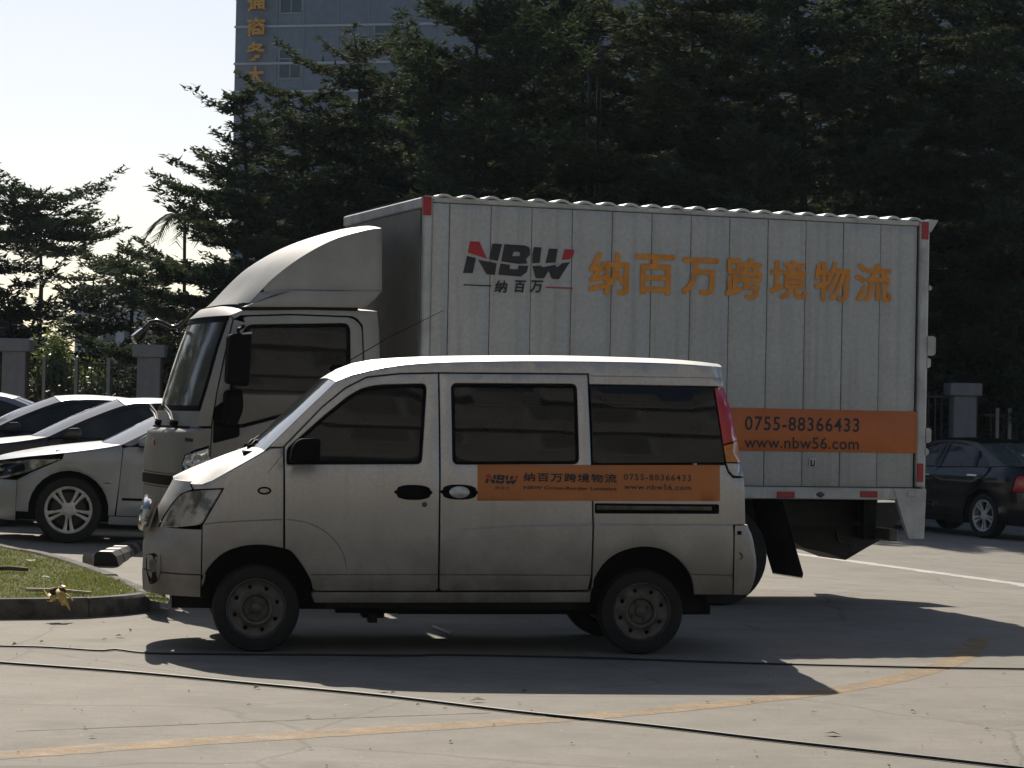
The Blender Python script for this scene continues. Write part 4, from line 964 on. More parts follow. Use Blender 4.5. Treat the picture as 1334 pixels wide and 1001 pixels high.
    nose.band('cowl_panel', wp, root, [1.318, 1.35, 1.40, 1.438], lambda z: bx(z) + 0.004)
    fp = nose.band('front_panel', wp, root, [0.975, 1.0, 1.1, 1.2, 1.262, 1.278, 1.29, 1.30, 1.313], dx)
    nose.band('lower_front', wp, root, [0.872, 0.9, 0.95, 0.970], dx)
    nose.band('cab_bumper', wp, root, [0.42, 0.47, 0.55, 0.70, 0.80, 0.866], dx)
    nose.band('grille', M['trim'], root, [0.885, 0.90, 0.945, 0.958], lambda z: xf(z) + 0.035, inset=-0.006)
    nose.band('cowl_gap', M['trim'], root, [1.309, 1.318, 1.326], lambda z: xf(z) + 0.06, inset=-0.006)
    hl = panel('headlight', M['reflect'], root, rpoly(Q([(233, 604), (240, 596.5), (253, 589), (272.5, 583), (272, 606), (262, 613), (240, 616)]), 0.015), Yc, gap=0.003, out=0.006, bevel=0.006, step=0.05)
    panel('headlight_bezel', M['trim'], hl, Q([(231, 603), (240, 593), (254, 585.5), (273, 580), (272.5, 607), (262, 615), (238, 618)]), Yc, gap=0, out=0.001, step=0.05)
    for px in (247, 258, 267):
        x, z = O(px, 600); yy = Yc(x, z) - 0.012; mb = MB(); mb.lathe_y([(0.042, yy + 0.004), (0.04, yy - 0.004), (0.03, yy), (0.004, yy + 0.003)], x, z, 14); mb.build('lamp_bulb_bowl', M['clear'], hl, recalc=True)
    panel('badge', M['ink'], fp, Q([(221, 569), (228.5, 570), (228.5, 574.5), (221, 573.5)]), Yc, gap=0, out=0.006, step=0.05)
    def nb(nm, m, pts, dep=0.006):
        # small badge on the front face
        q = []
        for px, py in pts:
            yl = 0.9
            for _ in range(6):
                x, z = TF.loc(px, py, yl); t = abs(yl - yc) / (yc - tum(z)); xx = xf(z) + 0.17 * (1 - max(0, 1 - t ** 2.4) ** (1 / 2.4))
                yl += (xx - x) * -2.0 if False else 0
            q.append((x, yl, z))
        return q
    mb = MB(); mb.box(-1.807, -1.795, 0.965, 1.005, 1.175, 1.22, 0.004); mb.build('emblem', M['reflector'], fp)
    # wipers
    for y, l in ((0.62, 0.5), (1.18, 0.5)):
        mb = MB(); mb.box(-1.755, -1.70, y - 0.04, y + 0.03, 1.325, 1.365, 0.01); mb.tube([(-1.735, y, 1.36), (-1.72, y + 0.16, 1.42), (-1.715, y + 0.42, 1.475)], 0.012, 6); mb.build('wiper', M['trim'], root)
        mb = MB(); mb.tube([(-1.745, y + 0.02, 1.368), (-1.735, y + 0.15, 1.41), (-1.725, y + 0.34, 1.45)], 0.008, 6); mb.build('wiper_arm', M['clear'], root)
    # cab roof
    e = resamp([(x, Yc(x, z), z) for x, z in Q([(299, 411), (306, 406.5), (316, 404.5), (400, 403.5), (476, 405), (492, 406)])], 12)
    c = resamp([(xf(zt) + 0.0, yc, zt + 0.01), (-1.40, yc, 2.235), (-1.2, yc, 2.25), (-0.35, yc, 2.25)], 12)
    loft('cab_roof', wp, root, bridge(e, c, 0, 8, 2.6), flip=True)
    mb = MB(); mb.box(-0.34, -0.30, 0.28, 1.72, 0.8, 2.2); mb.box(-1.35, -0.34, 0.34, 1.66, 0.55, 1.3); mb.box(-1.3, -0.34, 0.40, 1.60, 1.28, 2.15); mb.build('cab_rear_wall', M['dark'], root, flat=True)
    far = Q([(299, 411), (313, 404.5), (476, 405), (492, 406), (494.5, 432), (497, 650), (273, 650), (276, 556), (283, 510)])
    panel('cab_far_side', wp, root, far, Yc, flip=2.0, step=0.12)
    mb = MB(); mb.tube([(-0.9 + 0.50 * math.cos(a), 0.30, 0.39 + 0.48 * math.sin(a)) for a in np.linspace(0.1, 3.0, 12)], 0.03, 6); mb.build('wheel_arch', M['trim'], root)
    mb = MB(); q = [O(px, py) for px, py in ((279, 531), (292, 522), (312, 556), (312, 569), (277, 578))]; panel('door_corner_trim', M['trim'], dr, rpoly(q, 0.02), Yc, gap=0, out=0.008, step=0.08)
    # near mirror
    mq = [TF.loc(px, py, 0.02) for px, py in ((297, 436), (326, 433), (322, 504), (294, 500))]
    mr = panel('mirror', M['trim'], root, rpoly(mq, 0.03), lambda x, z: -0.05, depth=0.12, bevel=0.02, gap=0, step=0.06)
    mq = [TF.loc(px, py, 0.02) for px, py in ((294, 508), (316, 506), (317, 534), (308, 556), (293, 556))]
    panel('small_mirror', M['trim'], mr, rpoly(mq, 0.04), lambda x, z: 0.0, depth=0.10, bevel=0.02, gap=0, step=0.06)
    a = TF.loc(311, 433, 0.0); b = TF.loc(318, 425, 0.25); c0 = TF.loc(305, 505, 0.0); d0 = TF.loc(300, 552, 0.2)
    mb = MB(); mb.tube([(a[0], 0.0, a[1] - 0.03), (a[0], 0.02, a[1] + 0.02), (b[0], 0.26, b[1])], 0.013, 6); mb.tube([(c0[0], 0.0, c0[1] + 0.05), (c0[0], 0.02, c0[1] - 0.02), (d0[0], 0.22, d0[1])], 0.016, 6); mb.build('mirror_arm', M['trim'], mr)
    mb = MB(); p = [TF.loc(px, py, 0.05) for px, py in ((311, 434.5), (324, 433), (324, 435.5), (311, 436.5))]; mb.prism_y(p, -0.055, 0.04); mb.build('mirror_cap', M['clear'], mr, flat=True)
    # far mirror on its swan-neck arm
    pts = [(252, 402), (246, 409), (240, 418), (234, 424), (228, 426.5), (222, 425.8), (213, 421), (204, 418), (196, 420), (189.6, 427), (184, 436), (178, 441)]
    mb = MB(); mb.tube([(TF.loc(px, py, 1.75 + 0.25 * i / 11)[0], 1.75 + 0.25 * i / 11, TF.loc(px, py, 1.75 + 0.25 * i / 11)[1]) for i, (px, py) in enumerate(pts)], 0.017, 8); fa = mb.build('far_mirror_arm', M['gloss'], root)
    q = [TF.loc(px, py, 2.05) for px, py in ((170, 438), (184, 427), (192, 428), (186, 442), (175, 449))]
    panel('far_mirror', M['gloss'], fa, rpoly(q, 0.02), lambda x, z: 1.95, depth=0.12, bevel=0.01, gap=0, step=0.06)
    # ---- wind deflector
    F = lambda px, py, y=0.26: (TF.loc(px, py, y)[0], y, TF.loc(px, py, y)[1])
    e = resamp([F(322, 397.5, 0.30), F(331, 388, 0.285)] + [F(*p) for p in cr([(340, 379), (354, 364), (382, 342), (411, 324), (439, 310.5), (467, 302.5), (485, 298.5), (497, 297.5)], 3)], 22)
    cc = []
    for px, py in cr([(281, 398.5), (294, 388), (307.5, 375), (326, 355), (345, 340), (373, 324), (401, 312), (429, 303), (452, 297)], 3):
        x, z = TF.loc(px, py, 1.0)
        if x < -0.36: cc.append((x, 1.0, z))
    cc.append((-0.29, 1.0, cc[-1][2] + 0.02)); cc = resamp(cc, 22)
    fr = loft('wind_deflector', wp, root, bridge(e, cc, 0, 9, 3.4), flip=True, angle=50)
    YF = lambda x, z: 0.26
    up = [(q[0], q[2]) for q in e[3:]]
    panel('deflector_side', wp, fr, up + [TF.loc(px, py, 0.26) for px, py in ((498, 300), (498, 379), (430, 379), (379, 379), (345, 381))], YF, gap=0, bevel=0.008, step=0.09)
    lo = [TF.loc(px, py, 0.23) for px, py in ((322, 398), (379, 378.5), (430, 379.5), (498, 379.5), (489, 390), (476, 401), (400, 400), (316, 400))]
    panel('deflector_skirt', wp, fr, lo, lambda x, z: 0.225, gap=0, bevel=0.012, step=0.09)
    P = [F(338, 381, 0.275), F(321, 398, 0.31), F(330, 395, 0.255), F(352, 386, 0.22), F(381, 377.5, 0.20), F(360, 379, 0.25)]
    mb = MB(); mb.add(P, [(0, 1, 2), (0, 2, 3), (0, 3, 5), (5, 3, 4)]); mb.build('deflector_flange', wp, fr, recalc=False, flat=True)
    mb = MB(); mb.add([(x, 2.0 - y, z) for x, y, z in [(u[0], 0.26, u[1]) for u in up] + [(-0.29, 0.26, 2.22), (-1.25, 0.26, 2.22)]], [tuple(range(len(up) + 2))]); mb.build('deflector_far_side', wp, fr, flat=True)
    mb = MB(); mb.box(-1.3, -0.42, 0.27, 1.73, 2.19, 2.245); mb.build('deflector_gap', M['dark'], fr, flat=True)
    return root
truck = build_truck()

# ================================================================== PARKED CARS
def build_sedan(paint):
    """a four-door saloon, nose towards -x, near side at y=0, wheels on z=0"""
    L, W = 4.72, 1.80; yc = W / 2
    root = empty('parked_car', (0, 0, 0))
    tum = lambda z: 0.035 * (max(0, 0.45 - z) / 0.25) ** 2 + 0.25 * (max(0, z - 0.88) / 0.52) ** 1.15
    xf = lerp([(0.18, 0.14), (0.25, 0.06), (0.4, 0.02), (0.52, 0.0), (0.62, 0.02), (0.70, 0.06), (0.75, 0.12), (0.80, 0.2)])
    nose = Nose(xf, lambda z: 0.85 - xf(z), 2.3, tum, yc)
    xr = lerp([(0.2, 4.62), (0.32, 4.70), (0.55, 4.72), (0.75, 4.70), (0.95, 4.66), (1.03, 4.60), (1.1, 4.5)])
    tail = Nose(xr, lambda z: xr(z) - 4.05, 2.4, tum, yc, 1)
    def Ys(x, z):
        y = nose.Y(x, z) if x < 2.4 else tail.Y(x, min(z, 1.05)) + (tum(z) - tum(min(z, 1.05)))
        return y - 0.012 * math.exp(-((z - 0.80 - 0.02 * x) / 0.05) ** 2) + 0.012 * math.exp(-((z - 0.48) / 0.12) ** 2)
    FA, RA, AR = (0.95, 0.325), (3.70, 0.325), 0.385
    def arc(c, a0, a1, n=14): return [(c[0] + AR * math.cos(R_(a0 + (a1 - a0) * k / n)), c[1] + AR * math.sin(R_(a0 + (a1 - a0) * k / n))) for k in range(n + 1)]
    hood_edge = cr([(0.13, 0.745), (0.30, 0.785), (0.55, 0.835), (0.80, 0.872), (1.05, 0.91), (1.30, 0.955), (1.43, 0.985)], 3)
    lampp = [(0.09, 0.60), (0.30, 0.60), (0.56, 0.68), (0.86, 0.825), (0.60, 0.812), (0.32, 0.765), (0.14, 0.71)]
    hl = panel('headlight', M['lens'], root, rpoly(lampp, 0.02), Ys, out=0.004, gap=0.004, bevel=0.006, step=0.06)
    panel('headlight_inner', M['gloss'], hl, rpoly([(0.13, 0.63), (0.30, 0.625), (0.52, 0.70), (0.50, 0.77), (0.32, 0.745), (0.16, 0.69)], 0.02), Ys, out=0.007, gap=0, bevel=0.002, depth=0, step=0.06)
    fnd = panel('fender', paint, root, [(0.44, 0.29), (0.44, 0.60), (0.56, 0.672), (0.87, 0.826)] + [(x, z - 0.004) for x, z in hood_edge if x > 0.87] + [(1.45, 0.955), (1.43, 0.60), (1.40, 0.285), (1.335, 0.285)] + arc(FA, -5, 185)[0:] , Ys, step=0.08)
    panel('side_badge', M['chrome'], fnd, [(1.27, 0.60), (1.35, 0.60), (1.35, 0.625), (1.27, 0.625)], Ys, out=0.004, gap=0, step=0.1)
    nose.band('front_bumper', paint, root, [0.20, 0.24, 0.30, 0.38, 0.46, 0.53, 0.595], 0.44)
    nose.band('nose_panel', paint, root, [0.60, 0.65, 0.70, 0.745], 0.13)
    nose.band('grille', M['trim'], root, [0.60, 0.64, 0.69, 0.71], lambda z: xf(z) + 0.07, inset=-0.006)
    nose.band('lower_grille', M['trim'], root, [0.26, 0.32, 0.37], lambda z: xf(z) + 0.12, inset=-0.006)
    he = resamp([(x, Ys(x, z), z) for x, z in hood_edge], 14); hc = resamp(cr([(0.10, yc, 0.75), (0.3, yc, 0.82), (0.7, yc, 0.905), (1.1, yc, 0.965), (1.28, yc, 0.985)], 4), 14)
    loft('hood', paint, root, bridge(he, hc, W, 8, 2.6), flip=True)
    P = lambda pts: [(x, Ys(x, z), z) for x, z in pts]
    we = resamp(P(cr([(1.44, 0.985), (1.85, 1.20), (2.26, 1.372)], 4)), 9); wc = resamp(cr([(1.24, yc, 0.99), (1.70, yc, 1.235), (2.16, yc, 1.43)], 4), 9)
    loft('windscreen', M['screen'], root, bridge(we, wc, W, 8, 2.2), flip=True)
    rp = cr([(2.26, 1.372), (2.5, 1.402), (2.75, 1.412), (3.05, 1.402), (3.32, 1.365)], 4)
    re_ = resamp(P(rp), 14); rc = resamp(cr([(2.16, yc, 1.43), (2.45, yc, 1.458), (2.75, yc, 1.462), (3.1, yc, 1.445), (3.40, yc, 1.395)], 4), 14)
    loft('roof', paint, root, bridge(re_, rc, W, 8, 3.0), flip=True)
    ge = resamp(P(cr([(3.33, 1.36), (3.75, 1.205), (4.13, 1.065)], 4)), 9); gc = resamp(cr([(3.42, yc, 1.392), (3.85, yc, 1.235), (4.22, yc, 1.075)], 4), 9)
    loft('rear_window', M['screen'], root, bridge(ge, gc, W, 8, 2.4), flip=True)
    te = resamp(P(cr([(4.13, 1.062), (4.35, 1.045), (4.58, 1.005)], 4)), 8); tc = resamp(cr([(4.22, yc, 1.075), (4.45, yc, 1.07), (4.64, yc, 1.05)], 4), 8)
    loft('boot_lid', paint, root, bridge(te, tc, W, 8, 2.6), flip=True)
    belt = [(1.50, 0.972), (2.62, 1.0), (3.78, 1.03)]
    dlo = cr([(1.56, 0.985), (1.93, 1.19), (2.30, 1.335), (2.62, 1.372), (2.95, 1.368), (3.25, 1.315), (3.55, 1.20), (3.72, 1.09)], 4) + [(3.76, 1.035)]
    panel('side_frame', paint, root, cr([(1.445, 0.985), (1.85, 1.20), (2.26, 1.372), (2.5, 1.402), (2.75, 1.412), (3.05, 1.402), (3.32, 1.365), (3.75, 1.205), (4.13, 1.064)], 4) + [(3.80, 1.035)] + dlo[::-1] + [(1.50, 0.972)], Ys, gap=0.001, step=0.09)
    def zt(x): return float(np.interp(x, [q[0] for q in dlo], [q[1] for q in dlo]))
    fw = [q for q in dlo if q[0] < 2.58] + [(2.58, zt(2.58)), (2.58, 1.0)]
    rw = [(2.66, 1.002), (2.66, zt(2.66))] + [q for q in dlo if 2.66 < q[0] < 3.40] + [(3.40, zt(3.40)), (3.47, 1.026)]
    qw = [(3.50, 1.027), (3.43, zt(3.43))] + [q for q in dlo if q[0] > 3.43]
    fd = panel('front_door', paint, root, [(1.45, 0.955), (1.43, 0.60), (1.41, 0.285), (2.60, 0.285), (2.62, 0.998), (2.0, 0.985), (1.52, 0.972)], Ys, step=0.09)
    rd = panel('rear_door', paint, root, [(2.62, 0.998), (2.60, 0.285), (3.29, 0.285)] + [(RA[0] + 0.41 * math.cos(R_(a)), RA[1] + 0.41 * math.sin(R_(a))) for a in (178, 160, 142, 126)] + [(3.62, 0.80), (3.76, 0.93), (3.80, 1.03), (3.2, 1.015)], Ys, step=0.09)
    panel('window_glass', M['carglass'], fd, fw, Ys, gap=0.0, out=-0.008, step=0.12); panel('window_glass', M['carglass'], rd, rw, Ys, gap=0.0, out=-0.008, step=0.12); panel('quarter_glass', M['carglass'], root, qw, Ys, gap=0.0, out=-0.008, step=0.12)
    panel('door_pillar', M['gloss'], root, [(2.58, 1.0), (2.58, zt(2.58)), (2.66, zt(2.66)), (2.66, 1.002)], Ys, gap=0.0, out=-0.004)
    for d, x, z in ((fd, 2.42, 0.87), (rd, 3.50, 0.90)):
        y = Ys(x, z); mb = MB(); mb.box(x - 0.11, x + 0.11, y - 0.035, y - 0.012, z - 0.014, z + 0.014, 0.006); mb.box(x - 0.10, x - 0.07, y - 0.02, y + 0.01, z - 0.01, z + 0.01); mb.box(x + 0.07, x + 0.10, y - 0.02, y + 0.01, z - 0.01, z + 0.01); mb.build('handle', M['chrome'], d)
    qp = panel('rear_quarter', paint, root, [(3.80, 1.034), (3.765, 0.93), (3.625, 0.80)] + [(RA[0] + 0.415 * math.cos(R_(a)), RA[1] + 0.415 * math.sin(R_(a))) for a in (126, 134)] + arc(RA, 134, -6) + [(4.25, 0.285), (4.27, 0.62), (4.30, 0.70), (4.36, 0.93), (4.58, 0.985), (4.58, 1.003), (4.35, 1.042), (4.13, 1.06)], Ys, step=0.08)
    panel('tail_lamp', M['red'], root, rpoly([(4.31, 0.70), (4.66, 0.70), (4.65, 0.95), (4.58, 0.98), (4.37, 0.925)], 0.02), Ys, out=0.006, gap=0.003, bevel=0.006, step=0.06)
    tail.band('rear_bumper', paint, root, [0.22, 0.28, 0.36, 0.46, 0.56, 0.64, 0.695], 4.26)
    tail.band('boot_face', paint, root, [0.70, 0.76, 0.84, 0.92, 1.0], lambda z: 4.62)
    tl2 = [[(xr(z) + 0.004 - 0.0, y, z) for y in np.linspace(0.16, 0.52, 6)] for z in (0.73, 0.8, 0.87, 0.93)]
    for mir in (False, True):
        mb = MB(); rows = []
        for z in (0.72, 0.79, 0.86, 0.94):
            rows.append([p for p in tail.row(z, 4.62, 14) if (p[1] < 0.52)])
        n = min(len(r) for r in rows); rows = [[(x + 0.008, (W - y) if mir else y, z) for x, y, z in r[:n]] for r in rows]
        mb.grid(rows, flip=not mir); mb.build('tail_lamp', M['red'], root)
        mb = MB(); cyl = [(0.055, 0.0), (0.05, 0.012), (0.001, 0.014)]
        mb.lathe_y([(r, -h) for r, h in cyl], 0, 0, 16); yy = 0.34 if not mir else W - 0.34
        xq = [p for p in tail.row(0.80, 4.62, 14)]; xx = float(np.interp(0.34, [p[1] for p in xq[:15]], [p[0] for p in xq[:15]]))
        mb.v = [(xx + 0.010 - y, yy + x, 0.80 + z) for x, y, z in mb.v]; mb.build('reversing_lamp', M['clear'], root, recalc=True)
    mb = MB(); mb.box(4.735, 4.742, yc - 0.22, yc + 0.22, 0.78, 0.90, 0.002); mb.build('number_plate', M['bluecar'], root)
    panel('sill', paint, root, [(1.345, 0.28), (3.295, 0.28), (3.30, 0.20), (1.34, 0.20)], lambda x, z: Ys(x, z) + 0.004, gap=0, depth=0.1, step=0.1)
    panel('sill_moulding', M['trim'], root, [(1.46, 0.44), (2.58, 0.45), (2.58, 0.475), (1.46, 0.465)], Ys, out=0.006, gap=0, step=0.1)
    mm = panel('mirror', paint, root, rpoly([(1.60, 0.985), (1.79, 0.985), (1.81, 1.05), (1.78, 1.10), (1.66, 1.09), (1.60, 1.04)], 0.03), lambda x, z: -0.17, depth=0.18, bevel=0.03, gap=0, step=0.06)
    m2 = panel('mirror_foot', M['trim'], mm, rpoly([(1.60, 0.97), (1.75, 0.97), (1.73, 1.0), (1.62, 1.0)], 0.01), lambda x, z: -0.06, depth=0.14, gap=0, step=0.06)
    mb = MB(); mb.box(0.25, 4.5, 0.36, W - 0.36, 0.20, 0.72); mb.box(0.8, 4.45, 0.14, W - 0.14, 0.72, 0.90); mb.box(1.35, 3.30, 0.06, W - 0.06, 0.22, 0.9); mb.box(2.0, 3.5, 0.32, W - 0.32, 0.88, 1.30); mb.build('floor_pan', M['dark'], root, flat=True)
    far = [(0.44, 0.29), (0.44, 0.60)] + [(0.13, 0.65)] + [(x, z - 0.004) for x, z in hood_edge] + [(1.85, 1.20), (2.26, 1.37), (2.75, 1.41), (3.05, 1.40), (3.32, 1.362), (3.75, 1.205), (4.13, 1.06), (4.58, 1.0), (4.6, 0.7), (4.26, 0.62), (4.25, 0.285)] + arc(RA, -6, 186) + [(1.34, 0.22)] + arc(FA, -5, 185)
    panel('far_side', paint, root, far, Ys, flip=W, step=0.12)
    for cx in (FA[0], RA[0]):
        w = wheel(root, cx, 0.325, 0.035, 0.325, 0.232, 0.215, 'alloy')
        f = copy_tree(w, root); f.location = (2 * cx, W, 0); f.rotation_euler = (0, 0, math.pi)
    return root
def set_on_ground(o, X, Y, yaw):
    gx = (gz(X + 0.5, Y) - gz(X - 0.5, Y)); gy = (gz(X, Y + 0.5) - gz(X, Y - 0.5))
    n = Vector((-gx, -gy, 1)).normalized(); ex = Vector((math.cos(yaw), math.sin(yaw), 0)); ex = (ex - n * ex.dot(n)).normalized(); ey = n.cross(ex)
    R3 = Matrix((ex, ey, n)).transposed(); o.rotation_euler = R3.to_euler(); o.location = (X, Y, gz(X, Y)); return ex, ey
YAWC = R_(9)
wp0 = ground_at(87, 708.5)
sed = build_sedan(M['whitecar'])
tag(sed, 'white saloon car with alloy wheels, nearest of the parked row, nose beside the grass', 'car', 'cars parked in a row behind the grass island')
X0, Y0 = wp0.x - 0.95 * math.cos(YAWC), wp0.y - 0.95 * math.sin(YAWC)
set_on_ground(sed, X0, Y0, YAWC)
ROW = [((-1.2, 2.55), 'browncar', 'very dark brown car parked between the white saloon and the dark blue car'), ((-2.38, 5.2), 'bluecar', 'dark blue car third in the parked row, behind the dark brown car'), ((-4.65, 8.3), 'silvercar', 'silver grey car at the far left end of the parked row')]
for (dx, dy), pm, lab in ROW:
    c = copy_tree(sed, None, {M['whitecar']: M[pm], M['screen']: M['darkscreen']}); set_on_ground(c, X0 + dx, Y0 + dy, YAWC); c['label'] = lab
bw = ground_at(1276, 701); YB = R_(-61)
bc = copy_tree(sed, None, {M['whitecar']: M['blackcar']}); del bc['group']
bc['label'] = 'glossy black saloon car seen from behind, parked beside the truck tail'
set_on_ground(bc, bw.x - 3.70 * math.cos(YB), bw.y - 3.70 * math.sin(YB), YB)

# ================================================================== SMALL THINGS ON THE ISLAND AND THE YARD
def wheel_stop():
    a = ground_at(136, 737.5); b = ground_at(177, 713)
    a, b = Vector((a.x, a.y, gz(a.x, a.y))), Vector((b.x, b.y, gz(b.x, b.y))); d = (b - a).normalized(); L = (b - a).length
    root = empty('wheel_stop', a, math.atan2(d.y, d.x), 'ribbed dark grey rubber wheel stop on the concrete near the grass tip', 'wheel stop')
    prof = [(-0.13, 0), (-0.10, 0.085), (-0.06, 0.125), (0.06, 0.125), (0.10, 0.085), (0.13, 0)]
    def seg(x0, x1, m, nm, sc=1.0):
        mb = MB(); rows = [[(x, y * sc, z * sc) for y, z in prof] for x in (x0, x1)]
        mb.grid(rows, flip=True); mb.f.append(tuple(range(6))); mb.f.append(tuple(range(11, 5, -1))); mb.build(nm, m, root, recalc=True, flat=True)
    k = 9; l = L / k
    for i in range(k): seg(i * l + (0 if i == 0 else 0.004), (i + 1) * l, M['rubber'] if i % 2 else M['stopsheen'], 'stripe', 0.97 if i % 2 else 1.0)
    seg(-0.012, -0.001, M['rubber'], 'end_cap', 1.02)
wheel_stop()
def rock(name, loc, r, m, label, cat, seed, squash=0.8):
    rng = random.Random(seed); bm = bmesh.new(); bmesh.ops.create_icosphere(bm, subdivisions=2, radius=1)
    for v in bm.verts:
        v.co *= 1 + rng.uniform(-0.2, 0.2); v.co.x *= r[0]; v.co.y *= r[1]; v.co.z *= r[2]
    me = bpy.data.meshes.new(name); bm.to_mesh(me); bm.free()
    o = link(name, me, m); o.location = loc; tag(o, label, cat); return o
p = top_at(114, 741, 0.0); rock('stone', (p.x, p.y, p.z + 0.06), (0.055, 0.06, 0.08), M['stone'], 'rough grey stone standing at the back edge of the grass', 'stone', 5)
def stick(name, pa, pb, r, m, label, h=KH):
    a, b = top_at(*pa, h), top_at(*pb, h); mb = MB(); mid = (a + b) / 2 + Vector((0, 0, 0.008))
    mb.tube([a + Vector((0, 0, r)), mid + Vector((0, 0, r)), b + Vector((0, 0, r))], [r, r * 0.95, r * 0.8], 7); tag(mb.build(name, m), label, 'stick')
stick('stick', (34, 771), (119, 775.5), 0.014, M['stickpale'], 'pale thin stick lying along the kerb edge under the yellow flower')
stick('stick', (-12, 744), (36, 745.5), 0.02, M['stickdark'], 'dark weathered stick lying on the grass at the left edge')
def yellow_thing():
    p = top_at(75, 783, KH); root = empty('fallen_flower', (p.x, p.y - 0.01, p.z), 0.3, 'crumpled yellow flower with a brown centre dropped on the kerb', 'flower')
    rng = random.Random(2)
    for k in range(9):
        a = 2 * math.pi * k / 9 + rng.uniform(-.2, .2); l = rng.uniform(0.06, 0.10); rows = []
        for i in range(5):
            t = i / 4; w = 0.034 * math.sin(math.pi * (0.12 + 0.8 * t)); rr = 0.012 + l * t; z = 0.05 + 0.04 * math.sin(t * 2.2 + k) - 0.085 * t * (1 if math.sin(a) < 0.2 else -0.35)
            c, s_ = math.cos(a), math.sin(a); rows.append([(rr * c - s_ * w, rr * s_ + c * w, z), (rr * c, rr * s_, z + 0.008), (rr * c + s_ * w, rr * s_ - c * w, z)])
        mb = MB(); mb.grid(rows); mb.build('petal', M['yellow'], root)
    for k in range(2):
        bm = bmesh.new(); bmesh.ops.create_icosphere(bm, subdivisions=2, radius=0.028)
        for v in bm.verts: v.co *= 1 + rng.uniform(-.15, .15); v.co += Vector((-0.03 + 0.055 * k, -0.005, 0.065))
        me = bpy.data.meshes.new('brown_centre'); bm.to_mesh(me); bm.free(); link('brown_centre', me, M['brown'], root)
yellow_thing()
for (px, py, h, w, lab) in ((40, 733, KH, 0.05, 'white paper scrap on the grass behind the stick'), (60, 755, KH, 0.035, 'small white paper scrap in the middle of the grass'), (215, 796, 0.0, 0.03, 'white paper scrap on the concrete under the van nose'), (134, 641 + 94, 0.0, 0.0, '')):
    if not w: continue
    p = top_at(px, py, h); mb = MB(); r = random.Random(px)
    mb.grid([[(p.x + w * (i - 1) * 0.8 + r.uniform(-.006, .006), p.y + w * (j - 1) * 0.6, p.z + 0.012 + r.uniform(0, 0.016)) for i in range(3)] for j in range(3)])
    tag(mb.build('paper_scrap', M['paper'], flat=True), lab, 'paper')
for (pa, pb, lab) in (((565, 819), (588, 828), 'pale wood splinter on the shaded concrete beneath the van'), ((1082, 880), (1090, 881), ''),):
    if not lab: continue
    a, b = ground_at(*pa), ground_at(*pb); mb = MB(); mb.tube([a + Vector((0, 0, 0.012)), b + Vector((0, 0, 0.012))], 0.011, 5); tag(mb.build('wood_splinter', M['paper']), lab, 'stick')
def litter():
    rng = random.Random(11); mb = MB()
    spots = [(335, 898), (136, 835), (157, 831), (20, 842), (55, 838), (300, 846), (500, 902), (512, 905), (622, 915), (684, 903), (580, 925), (1283, 923), (1060, 930), (1190, 929), (1085, 959), (1158, 1000), (1001, 882), (545, 920), (170, 823), (240, 800), (160, 778)] + [(rng.uniform(0, 1334), rng.uniform(800, 1000)) for _ in range(110)]
    for i, (px, py) in enumerate(spots):
        p = ground_at(px, py); s = rng.uniform(0.012, 0.03) if i < 21 else rng.uniform(0.004, 0.012); a = rng.uniform(0, 3.1); c, d = math.cos(a) * s * rng.uniform(.8, 2), math.sin(a) * s; z = p.z + 0.005
        mb.add([(p.x - c, p.y - d, z), (p.x + d * .5, p.y - c * .5, z + s * .3), (p.x + c, p.y + d, z + s * .2), (p.x - d * .5, p.y + c * .5, z + s * .7)], [(0, 1, 3), (1, 2, 3)])
    tag(mb.build('litter', M['litter'], flat=True), 'scattered dry leaf crumbs on the concrete', 'litter', kind='stuff')
litter()

# ================================================================== FENCE AND PILLARS
FY = 44.0
def gate_pillar(px, label):
    X = at_depth(px, 500, FY).x; g = gz(X, FY); root = empty('fence_pillar', (X, FY, g), 0.05, label, 'pillar', 'grey capped pillars of the boundary fence')
    mb = MB(); mb.box(-0.20, 0.20, 0, 0.40, -0.1, 2.17, 0.01); s = mb.build('shaft', M['pillar'], root)
    mb = MB(); mb.box(0.203, 0.222, 0.01, 0.39, -0.1, 2.16); mb.build('side_tiles', M['pillarside'], s, flat=True)
    mb = MB(); mb.box(-0.28, 0.28, -0.08, 0.48, 2.17, 2.39, 0.015); mb.build('cap', M['pillar'], root)
gate_pillar(17, 'grey capped fence pillar at the left edge below the tiled roof'); gate_pillar(193, 'grey capped fence pillar just left of the truck windscreen'); gate_pillar(1258, 'grey capped fence pillar behind the black car roof')
def fence(px0, px1, label, post_px, top_py, pale):
    a, b = at_depth(px0, 500, FY + 0.2).x, at_depth(px1, 500, FY + 0.2).x; g = gz((a + b) / 2, FY); root = empty('railing', (a, FY + 0.2, g), 0, label, 'fence', 'railings between the boundary pillars')
    zt = at_depth((px0 + px1) / 2, top_py, FY + 0.2).z - g
    for z in (zt - 0.03, 0.45):
        mb = MB(); mb.box(0, b - a, -0.02, 0.02, z - 0.02, z + 0.02); mb.build('rail', M['bardark'], root, flat=True)
    n = int((b - a) / 0.115); bar = None
    for k in range(1, n):
        x = (b - a) * k / n
        if bar is None:
            mb = MB(); mb.box(-0.012, 0.012, -0.012, 0.012, 0.2, zt + 0.05); bar = mb.build('bar', M['bardark'], root, flat=True); o = bar
        else: o = bar.copy(); COL.objects.link(o); o.parent = root
        o.location = (x, 0, 0)
    for q in post_px:
        x = at_depth(q, 500, FY + 0.2).x - a; mb = MB(); mb.box(x - 0.028, x + 0.028, -0.03, 0.03, 0, zt + 0.1); mb.build('post', M['bar'], root, flat=True)
    mb = MB(); mb.box(0, b - a, -0.12, 0.12, -0.1, 0.32); mb.build('base_wall', M['pillar'], root, flat=True)
